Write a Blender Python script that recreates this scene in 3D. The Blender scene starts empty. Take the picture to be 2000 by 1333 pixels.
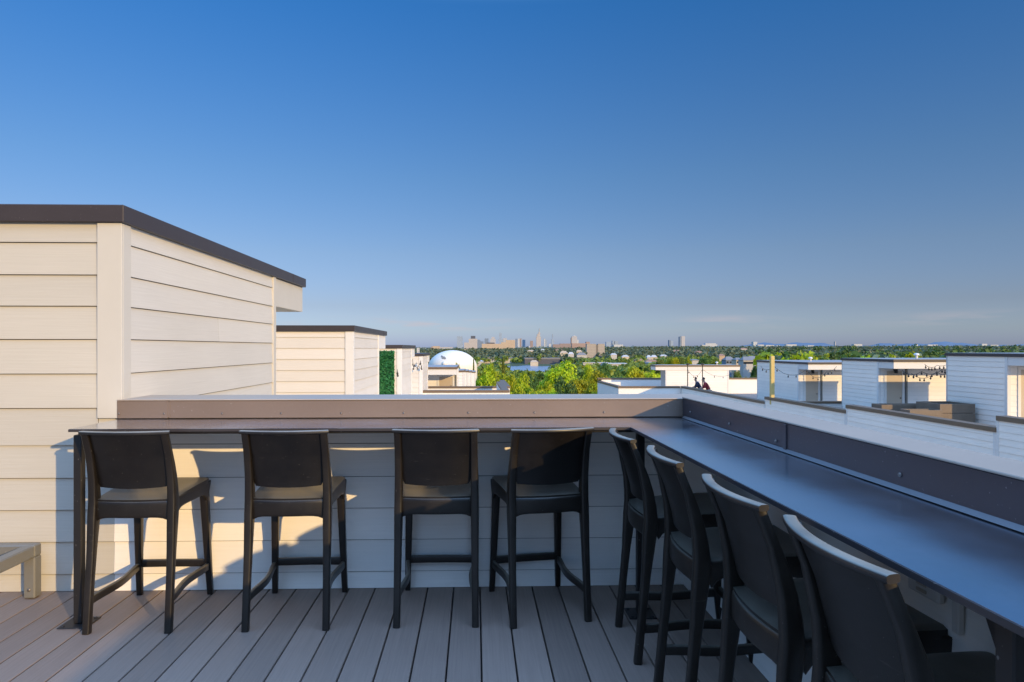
import bpy, math, random
import numpy as np
from mathutils import Vector, Matrix
R = math.radians
random.seed(7); rng = np.random.default_rng(7)
SC = bpy.context.scene
COL = SC.collection
# ------------------------------------------------------------------ camera numbers
F = 1300.0; TH = math.atan(40/F); CT, ST = math.cos(TH), math.sin(TH)
EYE = 1.331
def at(px, D):                      # plan position of a thing seen px across at depth D
    xc = (px-968)/F*D
    return (xc*CT + D*ST, -xc*ST + D*CT)
def zz(py, D): return EYE - (py-680)/F*D
def wd(n, D): return n/F*D
def sm(a, b, t):
    t = min(1, max(0, (t-a)/(b-a))); return t*t*(3-2*t)

# ------------------------------------------------------------------ mesh helper
class MB:
    def __init__(s): s.v=[]; s.f=[]
    def add(s, vs, fs):
        n=len(s.v); s.v += [tuple(p) for p in vs]; s.f += [tuple(i+n for i in f) for f in fs]
    def box(s, x0,x1,y0,y1,z0,z1, bev=0.0):
        if bev<=0:
            s.add([(x0,y0,z0),(x1,y0,z0),(x1,y1,z0),(x0,y1,z0),(x0,y0,z1),(x1,y0,z1),(x1,y1,z1),(x0,y1,z1)],
              [(3,2,1,0),(4,5,6,7),(0,1,5,4),(1,2,6,5),(2,3,7,6),(3,0,4,7)])
        else:
            b=min(bev,(x1-x0)/2.2,(y1-y0)/2.2,(z1-z0)/2.2); vs=[]; idx={}
            for ix,(X,sx) in enumerate(((x0,1),(x1,-1))):
                for iy,(Y,sy) in enumerate(((y0,1),(y1,-1))):
                    for iz,(Z,sz) in enumerate(((z0,1),(z1,-1))):
                        for k in range(3):
                            p=[X+sx*b,Y+sy*b,Z+sz*b]; p[k]=(X,Y,Z)[k]
                            idx[(ix,iy,iz,k)]=len(vs); vs.append(tuple(p))
            fs=[]
            g=lambda a,b_,c,k: idx[(a,b_,c,k)]
            fs.append((g(0,0,0,0),g(0,0,1,0),g(0,1,1,0),g(0,1,0,0))); fs.append((g(1,0,0,0),g(1,1,0,0),g(1,1,1,0),g(1,0,1,0)))
            fs.append((g(0,0,0,1),g(1,0,0,1),g(1,0,1,1),g(0,0,1,1))); fs.append((g(0,1,0,1),g(0,1,1,1),g(1,1,1,1),g(1,1,0,1)))
            fs.append((g(0,0,0,2),g(0,1,0,2),g(1,1,0,2),g(1,0,0,2))); fs.append((g(0,0,1,2),g(1,0,1,2),g(1,1,1,2),g(0,1,1,2)))
            for a in (0,1):
                for c in (0,1):
                    fs.append((g(0,a,c,1),g(1,a,c,1),g(1,a,c,2),g(0,a,c,2)))
                    fs.append((g(a,0,c,0),g(a,1,c,0),g(a,1,c,2),g(a,0,c,2)))
                    fs.append((g(a,c,0,0),g(a,c,1,0),g(a,c,1,1),g(a,c,0,1)))
                    for d in (0,1): fs.append((g(a,c,d,0),g(a,c,d,1),g(a,c,d,2)))
            s.add(vs,fs)
    def sweep(s, pts, secs, side, n=12, p=5.0, caps=True):
        """superellipse section (half a along side, half b across) along pts"""
        P=[Vector(q) for q in pts]; rings=[]
        side=Vector(side)
        for i,q in enumerate(P):
            t=(P[min(i+1,len(P)-1)]-P[max(i-1,0)]).normalized()
            sd=(side-t*side.dot(t)).normalized(); nn=t.cross(sd)
            a,b=secs[i] if isinstance(secs,list) else secs
            ring=[]
            for k in range(n):
                w=2*math.pi*(k+.5)/n; c,s_=math.cos(w),math.sin(w)
                ring.append(q+sd*(a*math.copysign(abs(c)**(2/p),c))+nn*(b*math.copysign(abs(s_)**(2/p),s_)))
            rings.append(ring)
        vs=[v for r in rings for v in r]; fs=[]
        for i in range(len(P)-1):
            for k in range(n):
                fs.append((i*n+k,i*n+(k+1)%n,(i+1)*n+(k+1)%n,(i+1)*n+k))
        if caps:
            fs.append(tuple(range(n-1,-1,-1))); m=(len(P)-1)*n; fs.append(tuple(range(m,m+n)))
        s.add(vs,fs)
    def tube(s, pts, r, n=6): s.sweep(pts,(r,r),(0.13,0.37,0.92) if abs((Vector(pts[-1])-Vector(pts[0])).normalized().z)<.9 else (1,0,0),n=n,p=2.0)
    def shell(s, nu,nv,f,off):
        """closed curved panel: f(u,v)->point, off(u,v)->offset vector to the back surface"""
        A=[];B=[]
        for i in range(nu+1):
            for j in range(nv+1):
                p=Vector(f(i/nu,j/nv)); A.append(p); B.append(p+Vector(off(i/nu,j/nv)))
        N=len(A); w=nv+1; fs=[]
        for i in range(nu):
            for j in range(nv):
                a=i*w+j; fs.append((a,a+w,a+w+1,a+1)); fs.append((N+a,N+a+1,N+a+w+1,N+a+w))
        for i in range(nu):
            a=i*w; fs.append((a,N+a,N+a+w,a+w)); a=i*w+nv; fs.append((a,a+w,N+a+w,N+a))
        for j in range(nv):
            fs.append((j,j+1,N+j+1,N+j)); a=nu*w+j; fs.append((a,N+a,N+a+1,a+1))
        s.add(A+B,fs)
    def disc(s, c, nrm, r, h, n=12, dome=True):
        c=Vector(c); nrm=Vector(nrm).normalized(); u=nrm.orthogonal().normalized(); w=nrm.cross(u)
        prof=[(r,0),(r,h*.35),(r*.75,h*.8),(r*.35,h)] if dome else [(r,0),(r,h)]
        vs=[];fs=[]
        for rr,hh in prof:
            for k in range(n):
                a=2*math.pi*k/n; vs.append(c+nrm*hh+u*(rr*math.cos(a))+w*(rr*math.sin(a)))
        for i in range(len(prof)-1):
            for k in range(n): fs.append((i*n+k,i*n+(k+1)%n,(i+1)*n+(k+1)%n,(i+1)*n+k))
        fs.append(tuple(range((len(prof)-1)*n,len(prof)*n)))
        s.add(vs,fs)
    def build(s, name, mat, parent=None, smooth=None):
        me=bpy.data.meshes.new(name); me.from_pydata(s.v,[],s.f); me.validate(); me.update()
        if mat: me.materials.append(mat)
        # consistent normals
        import bmesh
        bm=bmesh.new(); bm.from_mesh(me); bmesh.ops.recalc_face_normals(bm,faces=bm.faces); bm.to_mesh(me); bm.free()
        if smooth is not None:
            me.polygons.foreach_set('use_smooth',[True]*len(me.polygons)); me.set_sharp_from_angle(angle=R(smooth))
        o=bpy.data.objects.new(name,me); COL.objects.link(o)
        if parent: o.parent=parent
        return o
def tag(o,label=None,cat=None,group=None,kind=None):
    if label: o['label']=label
    if cat: o['category']=cat
    if group: o['group']=group
    if kind: o['kind']=kind
    return o
def thing(name,label,cat,loc=(0,0,0),rz=0,group=None):
    o=bpy.data.objects.new(name,None); COL.objects.link(o); o.location=loc; o.rotation_euler=(0,0,rz); o.empty_display_size=.2
    return tag(o,label,cat,group)
def copy_tree(o,parent=None):
    c=o.copy(); COL.objects.link(c)
    if parent: c.parent=parent
    for ch in list(o.children): copy_tree(ch,c)
    return c

# ------------------------------------------------------------------ materials
class NT:
    def __init__(s,name):
        s.m=bpy.data.materials.new(name); s.m.use_nodes=True; s.t=s.m.node_tree; s.n=s.t.nodes
        s.b=s.n['Principled BSDF']; s.out=s.n['Material Output']
    def new(s,t,**kw):
        nd=s.n.new(t)
        for k,v in kw.items():
            if k in ('i',):
                for kk,vv in v.items():
                    if isinstance(vv,bpy.types.NodeSocket): s.t.links.new(vv,nd.inputs[kk])
                    else: nd.inputs[kk].default_value=vv
            else: setattr(nd,k,v)
        return nd
    def link(s,a,b): s.t.links.new(a,b)
    def math(s,op,a,b=0.0,c=0.0):
        nd=s.n.new('ShaderNodeMath'); nd.operation=op
        for k,v in enumerate((a,b,c)):
            if isinstance(v,bpy.types.NodeSocket): s.t.links.new(v,nd.inputs[k])
            else: nd.inputs[k].default_value=v
        return nd.outputs[0]
    def mix(s,fac,a,b,typ='MIX'):
        nd=s.n.new('ShaderNodeMix'); nd.data_type='RGBA'; nd.blend_type=typ
        for k,v in ((0,fac),(6,a),(7,b)):
            if isinstance(v,bpy.types.NodeSocket): s.t.links.new(v,nd.inputs[k])
            else: nd.inputs[k].default_value=v if k==0 else (*v,1)
        return nd.outputs[2]
    def coords(s,scale=(1,1,1),kind='Object'):
        tc=s.n.new('ShaderNodeTexCoord'); mp=s.n.new('ShaderNodeMapping'); mp.inputs['Scale'].default_value=scale
        s.link(tc.outputs[kind],mp.inputs[0]); return mp.outputs[0]
    def worldpos(s,scale=(1,1,1)):
        g=s.n.new('ShaderNodeNewGeometry'); mp=s.n.new('ShaderNodeMapping'); mp.inputs['Scale'].default_value=scale
        s.link(g.outputs['Position'],mp.inputs[0]); return mp.outputs[0]
    def noise(s,vec,scale,detail=4,rough=.55):
        nd=s.n.new('ShaderNodeTexNoise'); nd.inputs['Scale'].default_value=scale; nd.inputs['Detail'].default_value=detail; nd.inputs['Roughness'].default_value=rough
        s.link(vec,nd.inputs['Vector']); return nd.outputs['Fac']
    def ramp(s,fac,stops):
        nd=s.n.new('ShaderNodeValToRGB'); el=nd.color_ramp.elements
        while len(el)<len(stops): el.new(.5)
        for e,(p,c) in zip(el,stops): e.position=p; e.color=(*c,1) if len(c)==3 else c
        s.link(fac,nd.inputs[0]); return nd.outputs[0]
    def island(s): return s.n.new('ShaderNodeNewGeometry').outputs['Random Per Island']
    def bump(s,h,strength=.2,dist=.01):
        nd=s.new('ShaderNodeBump',i={'Height':h,'Strength':strength,'Distance':dist}); s.link(nd.outputs[0],s.b.inputs['Normal']); return nd
    def set(s,**kw):
        for k,v in kw.items():
            k={'col':'Base Color','rough':'Roughness','metal':'Metallic','spec':'Specular IOR Level','coat':'Coat Weight'}.get(k,k)
            if isinstance(v,bpy.types.NodeSocket): s.link(v,s.b.inputs[k])
            elif isinstance(v,tuple): s.b.inputs[k].default_value=(*v,1)
            else: s.b.inputs[k].default_value=v
        return s.m
def sc(c,k): return tuple(min(1,x*k) for x in c)

def siding_mat(name,c,axis='x',var=.05):
    n=NT(name)
    st={'x':(1.2,30,46),'y':(30,1.2,46)}[axis]
    grain=n.noise(n.worldpos(st),2.2,5,.6); big=n.noise(n.worldpos((.8,.8,1.6)),1.3,4)
    isl=n.island()
    v=n.math('MULTIPLY_ADD',isl,var*2,1-var)
    v=n.math('MULTIPLY',v,n.math('MULTIPLY_ADD',grain,.14,.93))
    v=n.math('MULTIPLY',v,n.math('MULTIPLY_ADD',big,.16,.92))
    dirt=n.ramp(n.noise(n.worldpos((9,9,14)),3,6,.7),[(.0,(1,1,1)),(.66,(1,1,1)),(.8,(.86,.83,.78))])
    col=n.mix(1.0,n.mix(1.0,c,n.new('ShaderNodeCombineColor',i={0:v,1:v,2:v}).outputs[0],'MULTIPLY'),dirt,'MULTIPLY')
    n.bump(grain,.25,.004)
    return n.set(col=col,rough=.62,spec=.35)
def metal_mat(name,c,rough=.42,metal=.0,spec=.5,mott=.12,dirt=True):
    n=NT(name)
    a=n.noise(n.worldpos((1.5,1.5,3)),2.0,5,.6); b=n.noise(n.worldpos((1,1,1)),60,3)
    v=n.math('MULTIPLY',n.math('MULTIPLY_ADD',a,mott*2,1-mott),n.math('MULTIPLY_ADD',b,.10,.95))
    col=n.mix(1.0,c,n.new('ShaderNodeCombineColor',i={0:v,1:v,2:v}).outputs[0],'MULTIPLY')
    if dirt:
        sp=n.ramp(n.noise(n.worldpos((1,1,1)),95,2,.5),[(0,(0,0,0)),(.70,(0,0,0)),(.76,(1,1,1))])
        col=n.mix(n.math('MULTIPLY',sp,.35),col,(.45,.43,.40))
    rg=n.math('MULTIPLY_ADD',a,.22,rough-.11)
    n.bump(a,.06,.01)
    return n.set(col=col,rough=rg,metal=metal,spec=spec)
def plain_mat(name,c,rough=.6,scale=1.0,var=.2,**kw):
    n=NT(name); a=n.noise(n.worldpos((1,1,1)),scale,4)
    v=n.math('MULTIPLY_ADD',a,var*2,1-var)
    return n.set(col=n.mix(1.0,c,n.new('ShaderNodeCombineColor',i={0:v,1:v,2:v}).outputs[0],'MULTIPLY'),rough=rough,**kw)
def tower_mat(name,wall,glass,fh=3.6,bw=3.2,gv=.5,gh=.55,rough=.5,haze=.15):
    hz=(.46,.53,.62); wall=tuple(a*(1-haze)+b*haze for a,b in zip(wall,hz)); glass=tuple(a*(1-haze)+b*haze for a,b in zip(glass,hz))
    rough=.8
    """window grid, sized in metres"""
    n=NT(name); tc=n.n.new('ShaderNodeTexCoord'); sx=n.new('ShaderNodeSeparateXYZ',i={0:tc.outputs['Object']})
    h=n.math('ADD',sx.outputs[0],sx.outputs[1])
    a=n.math('LESS_THAN',n.math('FRACT',n.math('DIVIDE',h,bw)),gh); b=n.math('LESS_THAN',n.math('FRACT',n.math('DIVIDE',sx.outputs[2],fh)),gv)
    g=n.new('ShaderNodeNewGeometry'); nz=n.new('ShaderNodeSeparateXYZ',i={0:g.outputs['Normal']}).outputs[2]
    side=n.math('LESS_THAN',n.math('ABSOLUTE',nz),.5)
    m=n.math('MULTIPLY',n.math('MULTIPLY',a,b),side)
    ns=n.noise(n.worldpos((.05,.05,.05)),2,3)
    w=n.mix(n.math('MULTIPLY',ns,.35),wall,sc(wall,.72))
    return n.set(col=n.mix(m,w,glass),rough=rough)
def leaf_mat(name,a,b,c,trans=.35):
    n=NT(name); oi=n.n.new('ShaderNodeObjectInfo')
    isl=n.island(); big=n.noise(n.worldpos((1,1,1)),.55,3)
    t=n.math('ADD',n.math('MULTIPLY',isl,.45),n.math('MULTIPLY',big,.6))
    col=n.ramp(t,[(.15,a),(.5,b),(.85,c)])
    hv=n.new('ShaderNodeHueSaturation',i={'Hue':n.math('MULTIPLY_ADD',oi.outputs['Random'],.035,.492),'Value':n.math('MULTIPLY_ADD',oi.outputs['Random'],.55,.72),'Color':col})
    n.set(col=hv.outputs[0],rough=.6,spec=.25)
    tr=n.new('ShaderNodeBsdfTranslucent',i={'Color':hv.outputs[0]})
    mx=n.new('ShaderNodeMixShader',i={0:trans,1:n.b.outputs[0],2:tr.outputs[0]}); n.link(mx.outputs[0],n.out.inputs[0])
    return n.m

WHITE=(.73,.665,.575)
M={}
M['bar_x']=siding_mat('siding_bar_front',(.93,.87,.79),'x',.035); M['bar_y']=siding_mat('siding_bar_side',(.90,.85,.78),'y',.035)  # same siding lightened; brighter fill under the bar put into the colour
M['big_x']=siding_mat('siding_block_front',(.54,.50,.425),'x',.035); M['big_y']=siding_mat('siding_block_side',(.62,.58,.51),'y',.035)  # same siding; front dimmer than side, glancing light put into the colour
M['sid_x']=siding_mat('siding_front',WHITE,'x'); M['sid_y']=siding_mat('siding_side',WHITE,'y')
M['far_x']=siding_mat('far_siding_front',(.88,.82,.74),'x',.03); M['far_y']=siding_mat('far_siding_side',(.95,.86,.74),'y',.03)  # opposite row's brighter light put into the colour, warmer on shaded sides
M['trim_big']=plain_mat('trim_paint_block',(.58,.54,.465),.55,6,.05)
M['trim']=plain_mat('trim_paint',(.76,.72,.66),.55,6,.05)
M['core']=plain_mat('wall_core',(.6,.57,.52),.8,2,.08)
M['fascia']=metal_mat('fascia_metal',(.050,.040,.040),.45,0,.4)
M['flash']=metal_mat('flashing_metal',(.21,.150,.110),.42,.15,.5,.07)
M['flash_shade']=metal_mat('flashing_metal_painted_shade',(.060,.048,.052),.36,.3,.5,.07)  # same bronze as the back flashing, this side's shade put into the colour
M['drip']=metal_mat('drip_metal',(.20,.20,.21),.40,.6,.5,.07)
M['cap']=metal_mat('cap_metal',(.42,.335,.255),.45,.0,.4,.10)
M['counter']=metal_mat('counter_metal',(.66,.68,.74),.20,1.0,.5,.10)
M['steel']=metal_mat('dark_steel',(.022,.020,.020),.45,.2,.5)
M['edge']=metal_mat('edge_steel',(.05,.043,.045),.45,.1,.5)
M['screw']=metal_mat('screw_zinc',(.20,.175,.155),.4,.6,.5)
M['frame']=metal_mat('frame_paint',(.20,.19,.165),.4,.1,.5)
M['farcap']=metal_mat('far_cap',(.17,.115,.072),.5,0,.4,.15,False)
M['plate']=plain_mat('outlet_plastic',(.62,.60,.56),.35,20,.04); M['slot']=plain_mat('outlet_slot',(.42,.36,.28),.4,20,.05)
M['rooffelt']=plain_mat('roof_membrane',(.30,.30,.30),.8,.8,.15)
M['deckdark']=plain_mat('deck_far',(.17,.165,.16),.7,2,.15)
M['door']=plain_mat('door_tan',(.52,.42,.31),.45,1.5,.08)
M['wire']=plain_mat('black_cable',(.012,.012,.012),.5,10,.1); M['bulb']=plain_mat('bulb_glass',(.05,.045,.04),.15,10,.1)
M['post']=plain_mat('yellow_timber',(.62,.46,.16),.6,3,.2)
M['planter']=plain_mat('planter_timber',(.20,.15,.105),.75,3,.25)
M['dome']=plain_mat('dome_skin',(.80,.73,.62),.6,.15,.06); M['domepatch']=plain_mat('dome_vent',(.22,.20,.16),.5,1,.2)

def stool_mat(nm,base,dust_sheen):
    n=NT(nm)
    a=n.noise(n.coords((1,1,1)),7,5,.6); f=n.noise(n.coords((1,1,1)),260,2)
    oi=n.n.new('ShaderNodeObjectInfo')
    tcw=n.worldpos((1,1,1))
    speck=n.ramp(n.noise(tcw,120,2,.5),[(0,(0,0,0)),(.735,(0,0,0)),(.78,(1,1,1))])
    scr=n.ramp(n.noise(n.worldpos((6,3,38)),3.4,3,.5),[(0,(0,0,0)),(.69,(0,0,0)),(.75,(1,1,1))])
    dust=n.ramp(a,[(0,(0,0,0)),(.45,(0,0,0)),(.8,(1,1,1))])
    v=n.math('MULTIPLY_ADD',a,.5,.75)
    col=n.mix(1.0,base,n.new('ShaderNodeCombineColor',i={0:v,1:v,2:v}).outputs[0],'MULTIPLY')
    col=n.mix(n.math('MULTIPLY',dust,.035*dust_sheen),col,(.30,.27,.23))
    nz=n.new('ShaderNodeSeparateXYZ',i={0:n.n.new('ShaderNodeNewGeometry').outputs['Normal']}).outputs[2]
    up=n.ramp(nz,[(.35,(0,0,0)),(.9,(1,1,1))])
    col=n.mix(n.math('MULTIPLY',up,n.math('MULTIPLY_ADD',a,.5*dust_sheen,.10*dust_sheen)),col,(.36,.33,.26))  # upward faces paled: dust plus sun and sky sheen painted into the colour
    col=n.mix(n.math('MULTIPLY',scr,.07),col,(.35,.32,.28))
    col=n.mix(n.math('MULTIPLY',speck,.22),col,(.5,.47,.43))
    n.bump(f,.10,.002)
    return n.set(col=col,rough=n.math('MULTIPLY_ADD',a,.25,.24),spec=.5)
M['stool']=stool_mat('stool_plastic',(.0135,.0105,.0080),.8); M['stoolrail']=stool_mat('stool_rail_plastic_sheen',(.018,.017,.018),1.9); M['stoolback']=stool_mat('stool_back_plastic',(.0075,.0060,.0052),.4)  # one plastic: rail's sky sheen and back's dim reflection put into the colours
def deck_mat():
    n=NT('composite_deck'); isl=n.island()
    gr=n.noise(n.worldpos((60,1.1,60)),1.6,6,.65); fine=n.noise(n.worldpos((230,6,200)),1.5,3); big=n.noise(n.worldpos((1,1,1)),1.1,4)
    v=n.math('MULTIPLY',n.math('MULTIPLY_ADD',isl,.34,.83),n.math('MULTIPLY_ADD',gr,.55,.72))
    v=n.math('MULTIPLY',v,n.math('MULTIPLY_ADD',fine,.2,.9)); v=n.math('MULTIPLY',v,n.math('MULTIPLY_ADD',big,.3,.85))
    col=n.mix(1.0,(.26,.195,.155),n.new('ShaderNodeCombineColor',i={0:v,1:v,2:v}).outputs[0],'MULTIPLY')
    sp=n.ramp(n.noise(n.worldpos((1,1,1)),60,2),[(0,(0,0,0)),(.72,(0,0,0)),(.78,(1,1,1))])
    col=n.mix(n.math('MULTIPLY',sp,.3),col,(.42,.40,.37))
    n.bump(n.math('ADD',gr,n.math('MULTIPLY',fine,.6)),.35,.003)
    return n.set(col=col,rough=.58,spec=.4)
M['deck']=deck_mat()

# ------------------------------------------------------------------ siding made of lapped boards
def siding(mb,a,b,lines,lip=.010,joints=(),gap=.003,slot=.0048):
    """a,b plan ends seen left->right from outside; lines = rising z list; one wedge board per course"""
    ax,ay=a; bx,by=b; L=math.hypot(bx-ax,by-ay); dx,dy=(bx-ax)/L,(by-ay)/L; nx,ny=dy,-dx
    for k in range(len(lines)-1):
        z0,z1=lines[k]+(slot if k>0 else 0),lines[k+1]
        cuts=[0]+[j for (kk,j) in joints if kk==k]+[L]
        for c in range(len(cuts)-1):
            s0=cuts[c]+(gap/2 if c>0 else 0); s1=cuts[c+1]-(gap/2 if c<len(cuts)-2 else 0)
            P=lambda s,o,z:(ax+dx*s+nx*o,ay+dy*s+ny*o,z)
            mb.add([P(s0,lip,z0),P(s1,lip,z0),P(s1,.001,z1),P(s0,.001,z1),P(s0,0,z0),P(s1,0,z0)],
                   [(0,1,2,3),(0,4,5,1),(0,3,4),(1,5,2)])
M['gap']=plain_mat('siding_gap',(.15,.125,.10),.9,2,.1)
def courses(z0,z1,step=.1755):
    out=[z0]; z=z0+step
    while z<z1-.03: out.append(z); z+=step
    return out+[z1]

# ================================================================== DECK AND BAR
YW=3.715; XR=1.18; XC=.765; YC=3.25; ZT=.942; ZCAP=1.043; XL=-1.945
mb=MB(); x=-4.66+.045+.0055
k=0
while x<XR-.01:
    x1=min(x+.1378,XR-.004)
    mb.box(x,x1,-3.2,YW-.004,-.026,0,.0022); x+=.145
mb.build('deck',M['deck'],smooth=None); tag(bpy.data.objects['deck'],kind='structure')
mb=MB(); mb.box(-4.8,XR-.003,-3.25,YW-.003,-.3,-.030); tag(mb.build('deck_base',M['steel']),kind='structure')

# our own house below the deck
t=thing('townhouse','white sided townhouse that carries the foreground roof deck','house')
mb=MB(); mb.box(-4.8,XR+.13,-3.4,YW+.31,-14.2,-.305); mb.build('wall',M['sid_x'],t)

LZ=[.002,.09,.266,.441,.616,.80,.998,1.186,1.375,1.557,1.728,1.905,2.02]
# --- back parapet
t=thing('parapet_wall','white lap sided back parapet with brown metal flashing and pale cap behind the bar','parapet')
mb=MB(); siding(mb,(-1.975,YW),(XR,YW),LZ[:5]+[.80,.938],joints=[(3,.98+.2),(1,2.2),(4,1.9),(2,.5)]); mb.build('siding',M['bar_x'],t)
mb=MB(); mb.box(-1.975,XR+.13,YW+.003,YW+.318,-.3,1.036); mb.build('wall_core',M['gap'],t)
mb=MB(); mb.box(-1.955,-1.68,YW-.020,YW-.006,.946,ZCAP-.002,.002); mb.box(-1.675,XR-.004,YW-.018,YW-.005,.946,ZCAP-.002,.002); mb.box(-1.68,-1.67,YW-.0205,YW-.0185,.95,ZCAP-.006)
fl=mb.build('flashing',M['flash'],t)
mb=MB(); mb.box(-1.955,XR+.142,YW-.022,YW+.335,ZCAP,ZCAP+.006,.002); mb.box(-1.955,XR+.142,YW+.322,YW+.335,ZCAP-.1,ZCAP-.001)
mb.build('cap',M['cap'],t)
for px in (248,333,443,555,670,790,915,1044,1180):
    xx=(px-928)/F*YW; mb=MB(); mb.disc((xx,YW-.0205,.972),(0,-1,0),.0055,.004); mb.build('screw',M['screw'],fl,40)
# --- right parapet
t=thing('parapet_wall','white right hand parapet running toward the viewer behind the shaded bar, with pale sloping cap','parapet')
mb=MB(); siding(mb,(XR,YW-.012),(XR,-3.2),LZ[:5]+[.80,.938],joints=[(3,1.2),(1,2.8)]); mb.build('siding',M['bar_y'],t)
mb=MB(); mb.box(XR+.003,XR+.125,-3.2,YW,-.3,1.040); mb.build('wall_core',M['gap'],t)
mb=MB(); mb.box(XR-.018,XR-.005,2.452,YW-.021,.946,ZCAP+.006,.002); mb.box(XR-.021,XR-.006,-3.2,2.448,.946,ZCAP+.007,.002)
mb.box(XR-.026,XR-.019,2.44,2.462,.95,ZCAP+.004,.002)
fl=mb.build('flashing',M['flash_shade'],t)
mb=MB(); mb.box(XR-.024,XR+.140,-3.2,YW-.025,ZCAP+.008,ZCAP+.0145,.002); mb.box(XR+.127,XR+.140,-3.2,YW-.025,ZCAP-.1,ZCAP+.007)
mb.build('cap',M['cap'],t)
mb=MB(); mb.add([(XR-.036,-3.2,.945),(XR-.036,YW-.06,.945),(XR-.0215,YW-.06,.955),(XR-.0215,-3.2,.955),(XR-.0215,-3.2,.9445),(XR-.0215,YW-.06,.9445)],[(0,1,2,3),(0,4,5,1),(0,3,4),(1,5,2)])
mb.build('drip_edge',M['drip'],t)
for (yy,z) in ((3.55,.985),(3.0,.985),(2.53,.972),(1.78,.985),(1.1,.985),(.5,.985)):
    mb=MB(); mb.disc((XR-.0215,yy,z),(-1,0,0),.0065,.005); mb.build('screw',M['screw'],fl,40)

# --- bar counter (L shaped)
t=thing('bar_counter','long L shaped dark metal bar counter fixed along the parapet','bar counter')
mb=MB(); TH_=.014
a=[(XL,YC),(XC,YC),(XC,-.9),(XR-.02,-.9),(XR-.02,YW-.02),(XL,YW-.02)]
def lcounter(mb,z0,z1):
    vs=[(x,y,z0) for x,y in a]+[(x,y,z1) for x,y in a]
    fs=[(6,7,10,11),(7,8,9,10),(0,5,4,1),(1,4,3,2)]+[(i,(i+1)%6,(i+1)%6+6,i+6) for i in range(6)]
    mb.add(vs,fs)
lcounter(mb,ZT-TH_,ZT)
mb.build('counter_top',M['counter'],t)
mb=MB(); mb.box(XL-.0025,XC-.003,YC-.0025,YC-.0003,ZT-TH_,ZT-.0015); mb.box(XC-.0025,XC-.0003,-.9,YC-.003,ZT-TH_,ZT-.0015); mb.box(XL-.0025,XL-.0003,YC,YW-.021,ZT-TH_,ZT-.0015); mb.build('edge_strip',M['edge'],t)
mb=MB(); mb.box(XL+.03,XC+.03,YC+.02,YC+.06,ZT-.028,ZT-TH_-.001,.003); mb.box(XC+.035,XC+.075,-.9,YC+.018,ZT-.028,ZT-TH_-.001,.003)
mb.build('support_rail',M['steel'],t)
for (lx,ly) in ((XL+.035,YC+.025),(XC+.06,YC+.055),(XC+.055,.985)):
    mb=MB(); mb.box(lx-.019,lx+.019,ly-.019,ly+.019,.008,ZT-.03,.003)
    lg=mb.build('leg',M['steel'],t)
    mb=MB(); mb.box(lx-.068,lx+.068,ly-.068,ly+.068,.001,.006,.002)
    for sx in (-1,1):
        for sy in (-1,1): mb.disc((lx+sx*.05,ly+sy*.05,.006),(0,0,1),.009,.006,8)
    mb.build('foot_plate',M['steel'],lg)
mb=MB(); mb.add([(XC+.05,1.009,ZT-.03),(XC+.05,1.045,ZT-.03),(XC+.05,1.009,ZT-.10),(XC+.062,1.009,ZT-.03),(XC+.062,1.045,ZT-.03),(XC+.062,1.009,ZT-.10)],[(0,1,2),(3,5,4),(0,3,4,1),(1,4,5,2),(2,5,3,0)])
mb.build('bracket',M['steel'],t)

# --- outlet and conduit on the right wall
t=thing('wall_outlet','pale rectangular weatherproof outlet cover low on the wall under the right hand bar','outlet')
mb=MB(); mb.box(XR-.030,XR-.010,1.62,1.738,.692,.80,.005); mb.build('cover',M['plate'],t)
for z in (.703,.720): 
    mb=MB(); mb.box(XR-.0335,XR-.0305,1.662,1.698,z,z+.008); mb.build('socket_slot',M['slot'],t)
mb=MB(); mb.box(XR-.026,XR-.0095,1.556,1.580,.643,.925,.003); tag(mb.build('wall_conduit',M['plate'],None),'thin vertical pale trim strip on the wall right of the outlet','conduit')

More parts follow.
